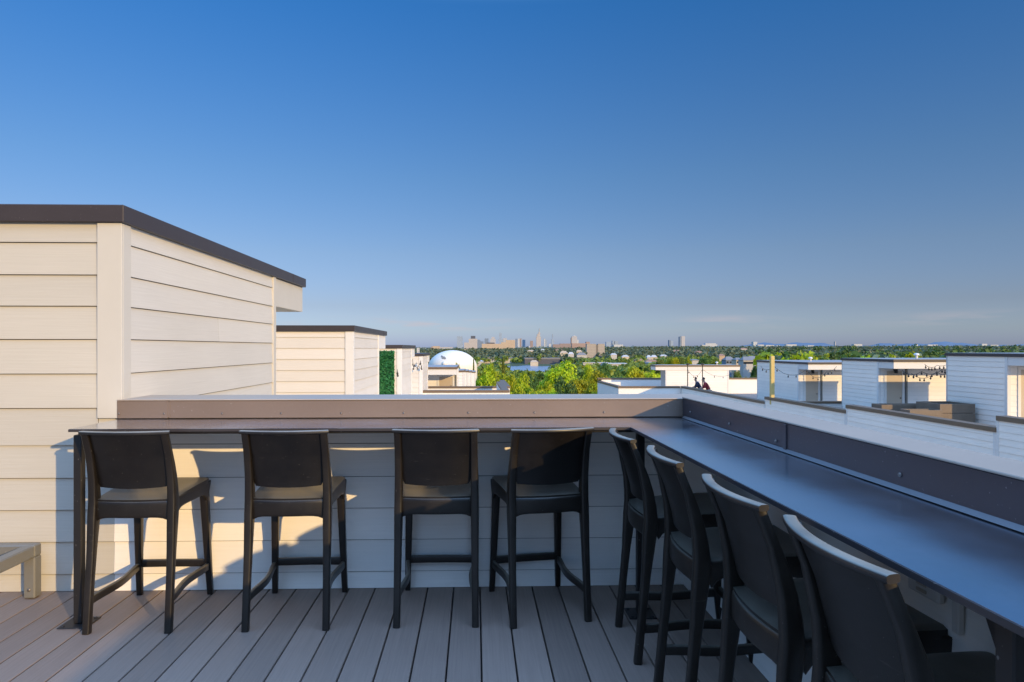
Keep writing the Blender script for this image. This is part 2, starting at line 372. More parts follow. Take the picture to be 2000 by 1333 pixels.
# ================================================================== STOOLS
def lerp(a,b,t): return a+(b-a)*t
def catm(pts,n):
    P=[Vector(p) for p in pts]; P=[P[0]*2-P[1]]+P+[P[-1]*2-P[-2]]; out=[]
    for i in range(1,len(P)-2):
        for k in range(n):
            t=k/n; a,b,c,d=P[i-1],P[i],P[i+1],P[i+2]
            out.append(.5*((2*b)+(c-a)*t+(2*a-5*b+4*c-d)*t*t+(3*b-a-3*c+d)*t**3))
    out.append(P[-2]); return out
def spine(z):                       # y of the rear post at height z
    tb=[(0,-.262),(.2,-.243),(.42,-.222),(.60,-.205),(.70,-.212),(.82,-.242),(.945,-.292)]
    for (z0,y0),(z1,y1) in zip(tb,tb[1:]):
        if z<=z1:
            return lerp(y0,y1,(z-z0)/(z1-z0))
    return tb[-1][1]
def make_stool(label):
    t=thing('bar_stool',label,'bar stool',group='black plastic bar stools along the bar')
    # seat: dished top with rolled edge
    def hw(v): return lerp(.186,.205,v)
    mb=MB()
    def top(u,v):
        uu=u*2-1; y=lerp(-.212,.218,v)
        r=1-.10*max(0,(abs(uu)-.72)/.28)**2*(max(0,(v-.8)/.2)**2)
        xx=uu*hw(v)*(r if v>.8 else 1); yb=-.022*(1-uu*uu)*(1-v)**2
        z=.640-.014*(1-abs(uu)**3)*math.sin(math.pi*min(1,v*1.02))-.026*(1-v)**2
        e=max(0,abs(uu)-.9)/.1; z-=.006*e*e
        if v>.9: z-=.014*((v-.9)/.1)**2
        return (xx,y+yb+.012*(1-uu*uu)*max(0,(v-.7)/.3),z)
    mb.shell(20,20,top,lambda u,v:(0,0,-.024))
    mb.build('seat',M['stool'],t,50)
    # apron boards
    def arch(s,zc,ze): return zc-(zc-ze)*(abs(2*s-1)**6)
    mb=MB(); 
    def board(f,zt,zc,ze,th,nn=14):
        pts=[];secs=[]
        for i in range(nn+1):
            s=i/nn; p=f(s); lo=arch(s,zc,ze); hi=zt(s) if callable(zt) else zt
            pts.append((p[0],p[1],(lo+hi)/2)); secs.append(((hi-lo)/2,th))
        mb.sweep(pts,secs,(0,0,1),n=12,p=6)
    board(lambda s:(lerp(-.172,.172,s),-.208-.026*(1-(2*s-1)**2)),.606,.530,.512,.011)
    for sx in (-1,1): board(lambda s:(sx*lerp(.180,.190,s),lerp(-.195,.185,s)),lambda s:lerp(.615,.626,s),.560,.515,.011)
    board(lambda s:(lerp(-.178,.178,s),.192+.014*(1-(2*s-1)**2)),.618,.562,.515,.011)
    mb.build('apron',M['stool'],t,50)
    # rear legs rise into the back posts
    for sx in (-1,1):
        zs=[0,.02,.12,.25,.38,.48,.54,.60,.66,.72,.78,.84,.90,.938]
        pts=[];secs=[]
        for z in zs:
            b=.0165+.0125*math.exp(-((z-.58)/.16)**2) - (.004 if z>.8 else 0)
            pts.append((sx*(.1875-.006*z+ (0 if z<.6 else -.004*(z-.6))),spine(z),z)); secs.append((.0165+.0035*math.exp(-((z-.55)/.2)**2),b))
        mb=MB(); mb.sweep(pts,secs,(1,0,0),n=16,p=5); mb.build('leg',M['stool'],t,40)
        # front legs
        pts=[];secs=[]
        for z in (0,.02,.15,.3,.45,.53,.58,.615):
            q=z/.615; pts.append((sx*lerp(.188,.172,q),lerp(.232,.182,q**.8),z)); secs.append((lerp(.0145,.0215,q),lerp(.0145,.024,q)))
        mb=MB(); mb.sweep(pts,secs,(1,0,0),n=16,p=5); mb.build('leg',M['stool'],t,40)
    # backrest
    mb=MB()
    def bk(u,v):
        uu=u*2-1; z=lerp(.672-.006*(1-uu*uu),.936,v); w=lerp(.166,.168,v)
        if v<.14: w-=.012*((.14-v)/.14)**2
        bow=.030*(1-uu*uu)*lerp(.75,1.1,v)
        return (uu*w,spine(z)-bow-.001,z)
    mb.shell(18,16,bk,lambda u,v:(0,.017,.003))
    br=mb.build('backrest',M['stoolback'],t,50)
    mb=MB(); pts=[];secs=[]
    for i in range(19):
        uu=i/9-1; pts.append((uu*.2015,spine(.938)-.036*(1-uu*uu)+.006,.938)); secs.append((.0085,.0155))
    mb.sweep(pts,secs,(0,0,1),n=12,p=4); mb.build('top_rail',M['stoolrail'],t,50)
    # footrest at the front, stretchers at the sides
    mb=MB(); mb.sweep([(lerp(-.180,.180,i/10),.218+.006*math.sin(math.pi*i/10),.172) for i in range(11)],(.020,.011),(0,0,1),n=12,p=5); mb.build('footrest',M['stool'],t,50)
    for sx in (-1,1):
        mb=MB(); pts=[]
        for i in range(13):
            s=i/12; pts.append((sx*(.184-.022*math.sin(math.pi*s)**2),lerp(-.238,.214,s),.146+.012*s))
        mb.sweep(pts,(.0195,.0105),(0,0,1),n=12,p=5); mb.build('stretcher',M['stool'],t,50)
    return t
lab=['sunlit black plastic bar stool at the left end of the bar beside the leg',
 'second black plastic bar stool from the left, its legs shaded at the bottom',
 'black plastic bar stool third from the left whose seat rail is half in shadow',
 'black bar stool turned slightly, a diagonal shadow cutting across its backrest',
 'shaded black bar stool nearest the inner corner of the bar on the right side',
 'shaded black bar stool second from the corner along the right hand bar',
 'shaded black bar stool with dusty seat, second nearest to the viewer on the right',
 'closest black bar stool, its big dark backrest at the bottom right']
s0=make_stool(lab[0])
spots=[(-1.620,3.157+.262,0),(-.895,3.164+.262,R(.8)),(-.184,3.182+.262,R(-.5)),(.318,3.190+.262,R(10.5)),
       (.685+.262,2.975,R(-90)),(.712+.262,2.40,R(-91.5)),(.728+.262,1.81,R(-90)),(.738+.262,1.30,R(-92))]
for i,(x,y,a) in enumerate(spots):
    o=s0 if i==0 else copy_tree(s0)
    o.location=(x,y,.0005); o.rotation_euler=(0,0,a); o['label']=lab[i]

# ================================================================== LOW METAL FRAME, bottom left
t=thing('bench_frame','low grey metal outdoor bench frame without cushion against the left wall','bench frame',(-2.33,3.66,0))
def fr(x0,x1,y0,y1,z0,z1,nm): m=MB(); m.box(x0,x1,y0,y1,z0,z1,.006); return m.build(nm,M['frame'],t,30)
for (lx,ly) in ((-.03,-.035),(-1.4,-.035),(-.03,-1.1),(-1.4,-1.1)): 
    l=fr(lx-.030,lx+.030,ly-.030,ly+.030,.004,.2215,'leg')
fr(-1.43,0,-.065,-.006,.222,.286,'rail'); fr(-1.43,0,-1.13,-1.071,.222,.286,'rail')
fr(-.06,0,-1.0705,-.0655,.222,.2855,'rail'); fr(-1.43,-1.37,-1.0705,-.0655,.222,.2855,'rail')
for (sx,sy,sz,nr) in ((-.03,-.0655,.05,(0,-1,0)),(-.20,-.066,.262,(0,-1,0)),(-.06,-.04,.03,(1,0,0))):
    m=MB(); m.disc((sx,sy,sz),nr,.009,.005,10); m.build('bolt',M['screw'],t,40)

# ================================================================== LEFT ROW OF ROOFTOP STAIR HOUSES
def fascia_box(mb,x0,x1,y0,y1,z0,z1): mb.box(x0,x1,y0,y1,z0,z1,.004)
X0L=-1.945
left_labels=['nearest white sided rooftop stair house filling the left side, dark brown fascia',
 'second white rooftop stair house behind the big left one, partly hidden',
 'third white rooftop stair house, with the green leaf panel on its front',
 'fourth white rooftop stair house with small string lights on its face']
tops=[(YW,2.112),(10.66,1.690),(17.65,1.412),(24.6,1.12)]
for i,(y0,zt) in enumerate(tops):
    near=i==0; zb=0.003 if near else zt-3.0; y1=y0+2.80; xa=-6.6
    t=thing('stair_house',left_labels[i],'building',group='stair houses along the left row')
    mb=MB(); mb.box(xa,X0L-.007,y0+.007,y1,zb-.3,zt-.02)
    mb.build('wall_core',M['gap'] if near else M['core'],t)
    lz=LZ if near else courses(zb,zt-.095)
    mb=MB()
    if near:
        siding(mb,(xa,y0+.004),(-1.976,y0+.004),lz[:6],joints=[(3,xa*-1-3.3),(2,2.9)]); siding(mb,(xa,y0+.004),(-2.067,y0+.004),lz[5:],joints=[(4,6.6-2.72),(2,1.2)]); siding(mb,(-2.064,y0+.004),(-1.976,y0+.004),[.80,.806,.9455])
    else: siding(mb,(xa,y0+.004),(-2.072,y0+.004),lz)
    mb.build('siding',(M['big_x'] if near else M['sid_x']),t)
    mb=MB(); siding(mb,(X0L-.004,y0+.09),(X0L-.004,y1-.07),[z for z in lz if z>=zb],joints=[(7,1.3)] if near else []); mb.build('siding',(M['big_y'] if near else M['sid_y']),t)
    tz=.946 if near else zb
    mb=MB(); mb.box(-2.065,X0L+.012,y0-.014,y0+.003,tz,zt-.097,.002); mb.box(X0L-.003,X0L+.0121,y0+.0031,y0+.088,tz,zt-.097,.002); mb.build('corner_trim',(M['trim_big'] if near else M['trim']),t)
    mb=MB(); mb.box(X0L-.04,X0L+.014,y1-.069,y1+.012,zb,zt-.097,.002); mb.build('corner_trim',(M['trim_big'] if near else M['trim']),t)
    mb=MB(); mb.box(xa,X0L-.002,y1+.013,y1+1.06,zt-.375,zt-.1,.002); mb.build('canopy',(M['trim_big'] if near else M['trim']),t)
    mb=MB(); fascia_box(mb,xa,X0L+.03,y0-.030,y1+1.09,zt-.096,zt); mb.box(X0L+.0305,X0L+.0325,y1+.55,y1+.57,zt-.094,zt-.002); mb.build('fascia',M['fascia'],t)
    mb=MB(); mb.box(-5.2,-4.3,y1+.001,y1+.02,zb+.05,zb+2.0); mb.build('door',M['door'],t)
    if not near:
        # the house under it
        mb=MB(); mb.box(-9,1.28,y0+.3,y0+6.6,-15.5,zb-.02)
        mb.build('house_body',M['core'],t)
# green leaf panel on the third stair house
M['fake']=leaf_mat('artificial_leaf',(.012,.10,.03),(.03,.20,.06),(.08,.34,.12),.2)
t=thing('leaf_panel','rectangular green artificial hedge panel hung on the third stair house','hedge panel')
y=17.65; xa_=at(738,17.6)[0]; xb_=-2.13
mb=MB(); mb.box(xa_-.3,xb_,y-.05,y-.02,-.35,1.25); mb.build('backing',plain_mat('panel_back',(.01,.05,.02),.8),t)
mb=MB()
for k in range(2600):
    cx=random.uniform(xa_-.3,xb_); cz=random.uniform(-.35,1.25); cy=y-.05-random.uniform(0,.05); s=random.uniform(.025,.05)
    u=Vector((random.gauss(0,1),random.gauss(0,.6),random.gauss(0,1))).normalized(); w=u.cross(Vector((random.gauss(0,.5),-1,random.gauss(0,.5)))).normalized()
    c=Vector((cx,cy,cz)); mb.add([c-u*s,c+w*s*.5,c+u*s,c-w*s*.5],[(0,1,2,3)])
mb.build('leaves',M['fake'],t)

# ------------------------------------------------------------------ generic stair house facing the viewer (canopy and door on the near side)
def stair_house(label,x0,x1,y0,y1,zt,zb,group,door_x=None,canopy=1.0,cap_mat='fascia',right_side=False):
    t=thing('stair_house',label,'building',group=group)
    mb=MB(); mb.box(x0+.008,x1-.008,y0+.008,y1-.008,zb-.2,zt-.02); mb.build('wall_core',M['core'],t)
    mb=MB(); siding(mb,(x0+.004,y0+.004),(x1-.004,y0+.004),courses(zb,zt-.1)); mb.build('siding',M['far_x'],t)
    mb=MB(); siding(mb,(x0+.004,y1-.1),(x0+.004,y0+.1),courses(zb,zt-.1)); mb.build('siding',M['far_y'],t); mb=MB(); siding(mb,(x1-.004,y0+.1),(x1-.004,y1-.1),courses(zb,zt-.1)); mb.build('siding',M['far_y'],t)
    for (cx,sg) in ((x0,1),(x1,-1)):
        mb=MB(); lo,hi=sorted((cx-sg*.012,cx+sg*.10)); mb.box(lo,hi,y0-.013,y0+.003,zb,zt-.1,.002)
        lo,hi=sorted((cx-sg*.0125,cx+sg*.003)); mb.box(lo,hi,y0+.0032,y0+.098,zb,zt-.1,.002); mb.build('corner_trim',M['trim'],t)
    if canopy>0:
        mb=MB(); mb.box(x0+.002,x1-.002,y0-canopy,y0-.014,zt-.37,zt-.1,.003); mb.build('canopy',M['trim'],t)
    mb=MB(); mb.box(x0-.03,x1+.03,y0-canopy-.03,y1+.03,zt-.097,zt,.004); mb.build('fascia',M[cap_mat],t)
    mb=MB(); mb.box(x0+.01,x1-.01,y0-canopy,y1,zt+.001,zt+.012); mb.build('roof',M['rooffelt'],t)
    if door_x is not None:
        mb=MB(); dw=.33
        for (a,b,c,d) in ((door_x-dw-.1,door_x-dw,zb,zt-.50),(door_x+dw,door_x+dw+.1,zb,zt-.50),(door_x-dw-.1,door_x+dw+.1,zt-.498,zt-.40)): mb.box(a,b,y0-.03,y0-.002,c,d,.003)
        dr=mb.build('door_frame',M['trim'],t)
        mb=MB(); mb.box(door_x-dw+.005,door_x+dw-.005,y0-.018,y0-.001,zb,zt-.503)
        d=mb.build('door',M['door'],t)
        mb=MB(); mb.disc((door_x+dw-.07,y0-.018,zb+.95),(0,-1,0),.03,.05); mb.build('handle',M['screw'],d,40)
        mb=MB(); mb.box(door_x+dw+.13,door_x+dw+.20,y0-.075,y0-.010,zb,zt-.38,.004); mb.build('downspout',M['frame'],t)
    return t
# far end of the left row
e_y=32.0
stair_house('white stair house in front of the dome with tan door and canopy shadow',-2.9,-.89,e_y+1.0,e_y+4,zz(717.5,e_y),-1.5,'stair houses at the far end of the left row',door_x=at(871,e_y+1)[0],canopy=1.0,cap_mat='farcap')
fl=['small white stair house just right of the one with the tan door','narrow white stair house edge, middle of the far left row','narrow white stair house edge, second last before the trees','last white stair house of the left row beside the green trees']
for l,(px,y,py) in zip(fl,((907,39,724),(914,46,724.6),(921,53,725.5),(928.5,60,726.5))):
    xr=(px-928)/F*y; stair_house(l,xr-2.4,xr,y,y+3,zz(py,y),zz(py,y)-2.4,'stair houses at the far end of the left row',canopy=0,cap_mat='farcap')
# the two low roof parapets beyond our cap
for l,(y,zc,xr,zs) in zip(('nearer low white roof parapet with brown cap beyond the back wall','farther low white roof parapet with brown cap near the trees'),((24.75,-.245,1.0,0),(31.7,-.50,1.40,0))):
    t=thing('roof_parapet',l,'parapet',group='low roof parapets beyond the back wall')
    mb=MB(); mb.box(-8,xr,y,y+.25,-15,zc-.09); mb.box(xr+.001,xr+.25,y,y+6.4,-15,zc-.09); mb.build('wall',M['far_x'],t)
    mb=MB(); mb.box(-8,xr-.001,y-.03,y+.27,zc-.088,zc,.004); mb.box(xr,xr+.28,y-.03,y+6.4,zc-.088,zc+.001,.004); mb.build('cap',M['farcap'],t)
    mb=MB(); mb.box(-8,xr,y+.255,y+6.4,zc-1.1,zc-1.0); mb.build('roof_deck',M['deckdark'],t)

# ================================================================== OPPOSITE ROW (right)
XP=13.7; XB=16.75; XE=25.0
segs=[(-4.0,3.1,.06),(3.1,10.1,-.19),(10.1,17.1,-.445),(17.1,24.2,-.76),(24.2,31.1,-.965),(31.1,43.9,-1.20)]
slab=['nearest out of frame end of the row opposite','opposite townhouse nearest the viewer beside our right parapet','opposite townhouse at the right edge with parapet step',
      'opposite townhouse with wooden planters behind its long white parapet','opposite townhouse whose parapet starts at the yellow post','far opposite townhouse where two people lean on the parapet']
for i,(y0,y1,zc) in enumerate(segs):
    t=thing('townhouse',slab[i],'house',group='townhouses of the opposite row')
    mb=MB(); mb.box(XP+.01,XE,y0+.002,y1-.002,-16,zc-1.02); mb.box(XP+.01,XP+.28,y0+.002,y1-.002,zc-1.02,zc-.12); mb.build('wall',M['core'],t)
    mb=MB(); siding(mb,(XP+.006,y1-.1),(XP+.006,y0+.1),courses(zc-5.5,zc-.13)); mb.build('siding',M['far_y'],t)
    mb=MB(); mb.box(XP-.006,XP+.009,y0+.002,y0+.098,zc-5.5,zc-.13,.002); mb.box(XP-.006,XP+.009,y1-.098,y1-.002,zc-5.5,zc-.13,.002); mb.build('corner_trim',M['trim'],t)
    mb=MB(); mb.box(XP-.03,XP+.31,y0-.02,y1-.022,zc-.128,zc,.006); mb.build('parapet_cap',M['farcap'],t)
    mb=MB(); mb.box(XP+.285,XE,y0+.26,y1-.004,zc-1.018,zc-1.0); mb.build('roof_deck',M['deckdark'],t)
    # dividing parapet on the near side
    zd=zc+.0
    if i>0:
        mb=MB(); mb.box(XP+.315,XE,y0-.0,y0+.25,zc-1.3,zd-.115); mb.build('dividing_wall',M['far_x'],t)
        mb=MB(); mb.box(XP+.312,XE,y0-.025,y0+.27,zd-.112,zd-.004,.005); mb.build('dividing_cap',M['farcap'],t)
og='stair houses along the opposite row'
stair_house('nearest opposite stair house at the right edge, shaded blue white side wall',XB,XB+5.3,20.45,23.2,1.150,-1.4,og,door_x=XB+.75)
stair_house('opposite stair house with a tangle of string lights hanging under its canopy',XB,XB+5.3,27.15,29.95,.865,-1.7,og,door_x=XB+.66)
stair_house('farther opposite stair house standing behind the yellow timber post',XB,XB+5.3,34.0,39.1,.60,-2.0,og,door_x=XB+.70)
# house D, turned
yD=48.0; xD0=at(1303,yD)[0]; xD1=at(1429,yD)[0]; zD=zz(714,yD); zDb=-2.6
t=thing('stair_house','wide white stair house with flat roof overhanging both sides behind the two people','building',group=og)
mb=MB(); mb.box(xD0+.01,xD1-.01,yD+.01,yD+1.3,zDb-.3,zD-.12); mb.build('wall_core',M['core'],t)
mb=MB(); siding(mb,(xD0,yD+.004),(xD1,yD+.004),courses(zDb,zD-.12)); mb.build('siding',M['far_x'],t)
for a,b in ((xD0-.012,xD0+.1),(xD1-.1,xD1+.012)):
    mb=MB(); mb.box(a,b,yD-.016,yD+.003,zDb,zD-.31,.003); mb.build('corner_trim',M['trim'],t)
mb=MB(); mb.box(at(1283,yD)[0],at(1451,yD)[0],yD-.03,yD+1.3,zD-.36,zD-.11,.004); mb.build('canopy',M['trim'],t)
mb=MB(); mb.box(at(1283,yD)[0]-.03,at(1451,yD)[0]+.03,yD-.06,yD+1.34,zD-.107,zD,.004); mb.build('fascia',M['farcap'],t)
mb=MB(); mb.box(at(1285,yD)[0],at(1449,yD)[0],yD,yD+1.3,zD+.001,zD+.02); mb.build('roof',M['rooffelt'],t)
# wing with parapet facing us left of the row end
t=thing('townhouse','low white parapet wing left of the opposite row, bluish deck behind','house',group='townhouses of the opposite row')
xw0=at(1210,43.9)[0]; zw=zz(755.5,43.9)
mb=MB(); mb.box(xw0,XP+.3,43.93,44.2,-16.5,zw-.13); mb.box(xw0,xw0+.25,44.201,51.5,-16.5,zw-.13); mb.box(xw0+.251,XE,51.2,51.5,-16.5,zw+.1); mb.build('wall',M['far_x'],t)
mb=MB(); mb.box(xw0-.03,XP-.035,43.9,44.23,zw-.128,zw,.005); mb.box(xw0-.03,xw0+.28,44.231,51.5,zw-.128,zw+.002,.005); mb.box(xw0-.03,XE,51.17,51.53,zw+.102,zw+.22,.005); mb.build('parapet_cap',M['farcap'],t)
mb=MB(); mb.box(xw0+.26,XE,44.25,51.15,zw-1.05,zw-1.0); mb.build('roof_deck',M['deckdark'],t)
# yellow post, black poles
xp,yp=at(1508,30.9)
mb=MB(); mb.box(xp-.085,xp+.085,yp-.085,yp+.085,-1.3,zz(696,30.9),.01); tag(mb.build('timber_post',M['post']),'tall yellow timber post standing at the parapet step','post')
pl=[]
for l,px in (('thin black pole left of the two people holding string lights','1343'),('thin black pole just behind the person in red','1372')):
    x,y=at(float(px),44.6); 
    t=thing('light_pole',l,'pole',(x,y,0)); mb=MB(); mb.sweep([(0,0,-2.2),(0,0,zz(712,44.6))],(.03,.03),(1,0,0),n=8,p=2); mb.build('pole',M['wire'],t)
    mb=MB(); mb.box(-.1,.1,-.1,.1,zz(713,44.6),zz(710.5,44.6),.02); mb.build('finial',M['wire'],t); pl.append((x,y))
# planters and blue bins
def planter(label,x0,x1,y0,y1,z0,z1):
    t=thing('wooden_planter',label,'planter',(0,0,0),group='wooden planters on the opposite deck')
    mb=MB(); n=4; h=(z1-z0)/n
    for k in range(n):
        mb.box(x0,x1,y0,y0+.04,z0+k*h,z0+k*h+h-.012,.004); mb.box(x0,x1,y1-.04,y1,z0+k*h,z0+k*h+h-.012,.004)
        mb.box(x0,x0+.04,y0+.0405,y1-.0405,z0+k*h,z0+k*h+h-.013,.004); mb.box(x1-.04,x1,y0+.0405,y1-.0405,z0+k*h,z0+k*h+h-.013,.004)
    mb.build('box',M['planter'],t)
    mb=MB(); mb.box(x0+.045,x1-.045,y0+.045,y1-.045,z1-.2,z1-.08); mb.build('soil',plain_mat('soil',(.05,.035,.025),.9,6,.3),t)
planter('long weathered wooden planter in front of the string light house',14.25,15.35,21.4,21.9,-1.76,-.70)
planter('taller brown wooden planter at the corner of the right hand stair house',15.4,16.6,21.6,22.8,-1.76,-.52)
planter('low wooden planter behind the others near the dark roof cap',14.3,16.3,23.0,23.6,-1.76,-.66)

# small fittings on the stair houses
vm=plain_mat('vent_white',(.72,.70,.66),.5,5,.06)
for l,px,D_,zt_ in (('small white roof vent on the stair house behind the yellow post',1583,36.0,.612),('small white roof vent on the flat roof behind the two people',1400,48.6,None),('small roof vent on the string light stair house',1790,28.6,.877)):
    x,y=at(px,D_); z=zt_ if zt_ is not None else zD+.02
    t=thing('roof_vent',l,'roof vent',(x,y,z)); mb=MB(); mb.sweep([(0,0,-.01),(0,0,.14)],(.05,.05),(1,0,0),n=10,p=2); mb.build('pipe',vm,t,40)
    mb=MB(); mb.disc((0,0,.14),(0,0,1),.11,.09,12); mb.build('hood',vm,t,40)
for l,x,y0_,z in (('wall lamp above the door of the string light stair house',XB+.66,27.15,.865-.44),('wall lamp above the door of the farther opposite stair house',XB+.70,34.0,.60-.44)):
    t=thing('wall_lamp',l,'wall lamp',(x,y0_-.032,z)); mb=MB(); mb.box(-.05,.05,-.03,.0,-.06,.06,.008); mb.build('bracket',M['steel'],t)
    mb=MB(); mb.sweep([(0,-.10,-.14),(0,-.10,.02),(0,-.09,.06)],[(.07,.07),(.06,.06),(.03,.03)],(1,0,0),n=10,p=2); mb.build('shade',M['steel'],t,40)
# string lights
def string_light(label,pts,sag,nb,drop=.10,r=.035):
    t=thing('string_light',label,'string light',group='string lights on the rooftops')
    mb=MB(); P=[]
    for (a,b) in zip(pts,pts[1:]):
        for k in range(13):
            s=k/12; q=Vector(a).lerp(Vector(b),s); q.z-=sag*4*s*(1-s); P.append(q)
    Q=[P[0]]
    for q in P[1:]:
        if (q-Q[-1]).length>.01: Q.append(q)
    mb.tube(Q,.009,5); mb.build('cable',M['wire'],t)
    for k in range(nb):
        q=Q[min(len(Q)-1,int((k+.5)/nb*len(Q)))]
        mb=MB(); prof=[(.3,0),(.42,.25),(.42,.45),(1,.8),(.85,1.1),(.3,1.3)]
        mb.sweep([(q.x,q.y,q.z-drop*z) for _,z in prof],[(r*w,r*w) for w,_ in prof],(1,0,0),n=7,p=2); mb.build('bulb',M['bulb'],t,60)
def w3(px,py,D): x,y=at(px,D); return (x,y,zz(py,D))
string_light('upper string of bulbs hooked near the right end of the string light canopy',[w3(1862,704,25.6),w3(1830,714,25.9),w3(1806,712,25.9)],.10,8)
string_light('lower drooping string of bulbs across the string light canopy front',[w3(1863,708,25.4),w3(1840,722,25.8),w3(1800,726,25.8),w3(1762,724,25.8)],.14,13)
string_light('lowest loose string of bulbs hanging below that canopy',[w3(1860,716,25.6),w3(1830,726,25.9),w3(1780,730,25.9)],.22,9)
string_light('string of bulbs from the yellow post to the stair house behind it',[(xp,yp,zz(718,30.9)),w3(1486,716,33.5)],.15,3)
string_light('sagging bulbs between the yellow post and the farther canopy',[(xp+.1,yp,zz(716,30.9)),w3(1575,722,33.0),w3(1614,727,32.9)],.35,7)
string_light('short string of bulbs on the farther opposite canopy',[w3(1614,727,32.9),w3(1634,716,32.9)],.1,3)
string_light('string lights strung between the two black poles',[(pl[0][0],pl[0][1],zz(722,44.6)),(pl[1][0],pl[1][1],zz(722,44.6)),w3(1440,724,46.5)],.45,7)
string_light('clustered bulbs on the face of the fourth left stair house',[w3(806,702,24.0),w3(809,712,24.2),w3(822,704,24.3),w3(824,714,24.4)],.18,7,.08,.028)
string_light('two bulbs on the third stair house trim beside the green panel',[w3(776,722,17.3),w3(778,731,17.3)],.02,2,.09,.03)

# ================================================================== PEOPLE
skin=plain_mat('skin',(.42,.25,.18),.5,20,.1); hairm=plain_mat('hair',(.035,.022,.015),.6,40,.3)
navy=plain_mat('navy_cloth',(.018,.022,.05),.8,20,.2)
def plaid():
    n=NT('red_plaid'); tc=n.coords((1,1,1)); sx=n.new('ShaderNodeSeparateXYZ',i={0:tc})
    a=n.math('LESS_THAN',n.math('FRACT',n.math('MULTIPLY',sx.outputs[2],11)),.4); b=n.math('LESS_THAN',n.math('FRACT',n.math('MULTIPLY',n.math('ADD',sx.outputs[0],sx.outputs[1]),11)),.4)
    return n.set(col=n.mix(n.math('MULTIPLY',n.math('ADD',a,b),.5),(.42,.03,.03),(.06,.01,.015)),rough=.85)
jeans=plain_mat('dark_jeans',(.02,.025,.045),.85,20,.2)
def skinned(name,verts,edges,radii,mat,parent,root=0,sub=2):
    me=bpy.data.meshes.new(name); me.from_pydata(verts,edges,[]); me.materials.append(mat)
    o=bpy.data.objects.new(name,me); COL.objects.link(o); o.parent=parent
    md=o.modifiers.new('Skin','SKIN'); md.use_smooth_shade=True
    if not me.skin_vertices: me.skin_vertices.new()
    sv=me.skin_vertices[0].data
    for i,r in enumerate(radii):
        sv[i].radius=(r,r) if not isinstance(r,tuple) else r
        sv[i].use_root=(i==root)
    s=o.modifiers.new('Sub','SUBSURF'); s.levels=sub; s.render_levels=sub
    return o
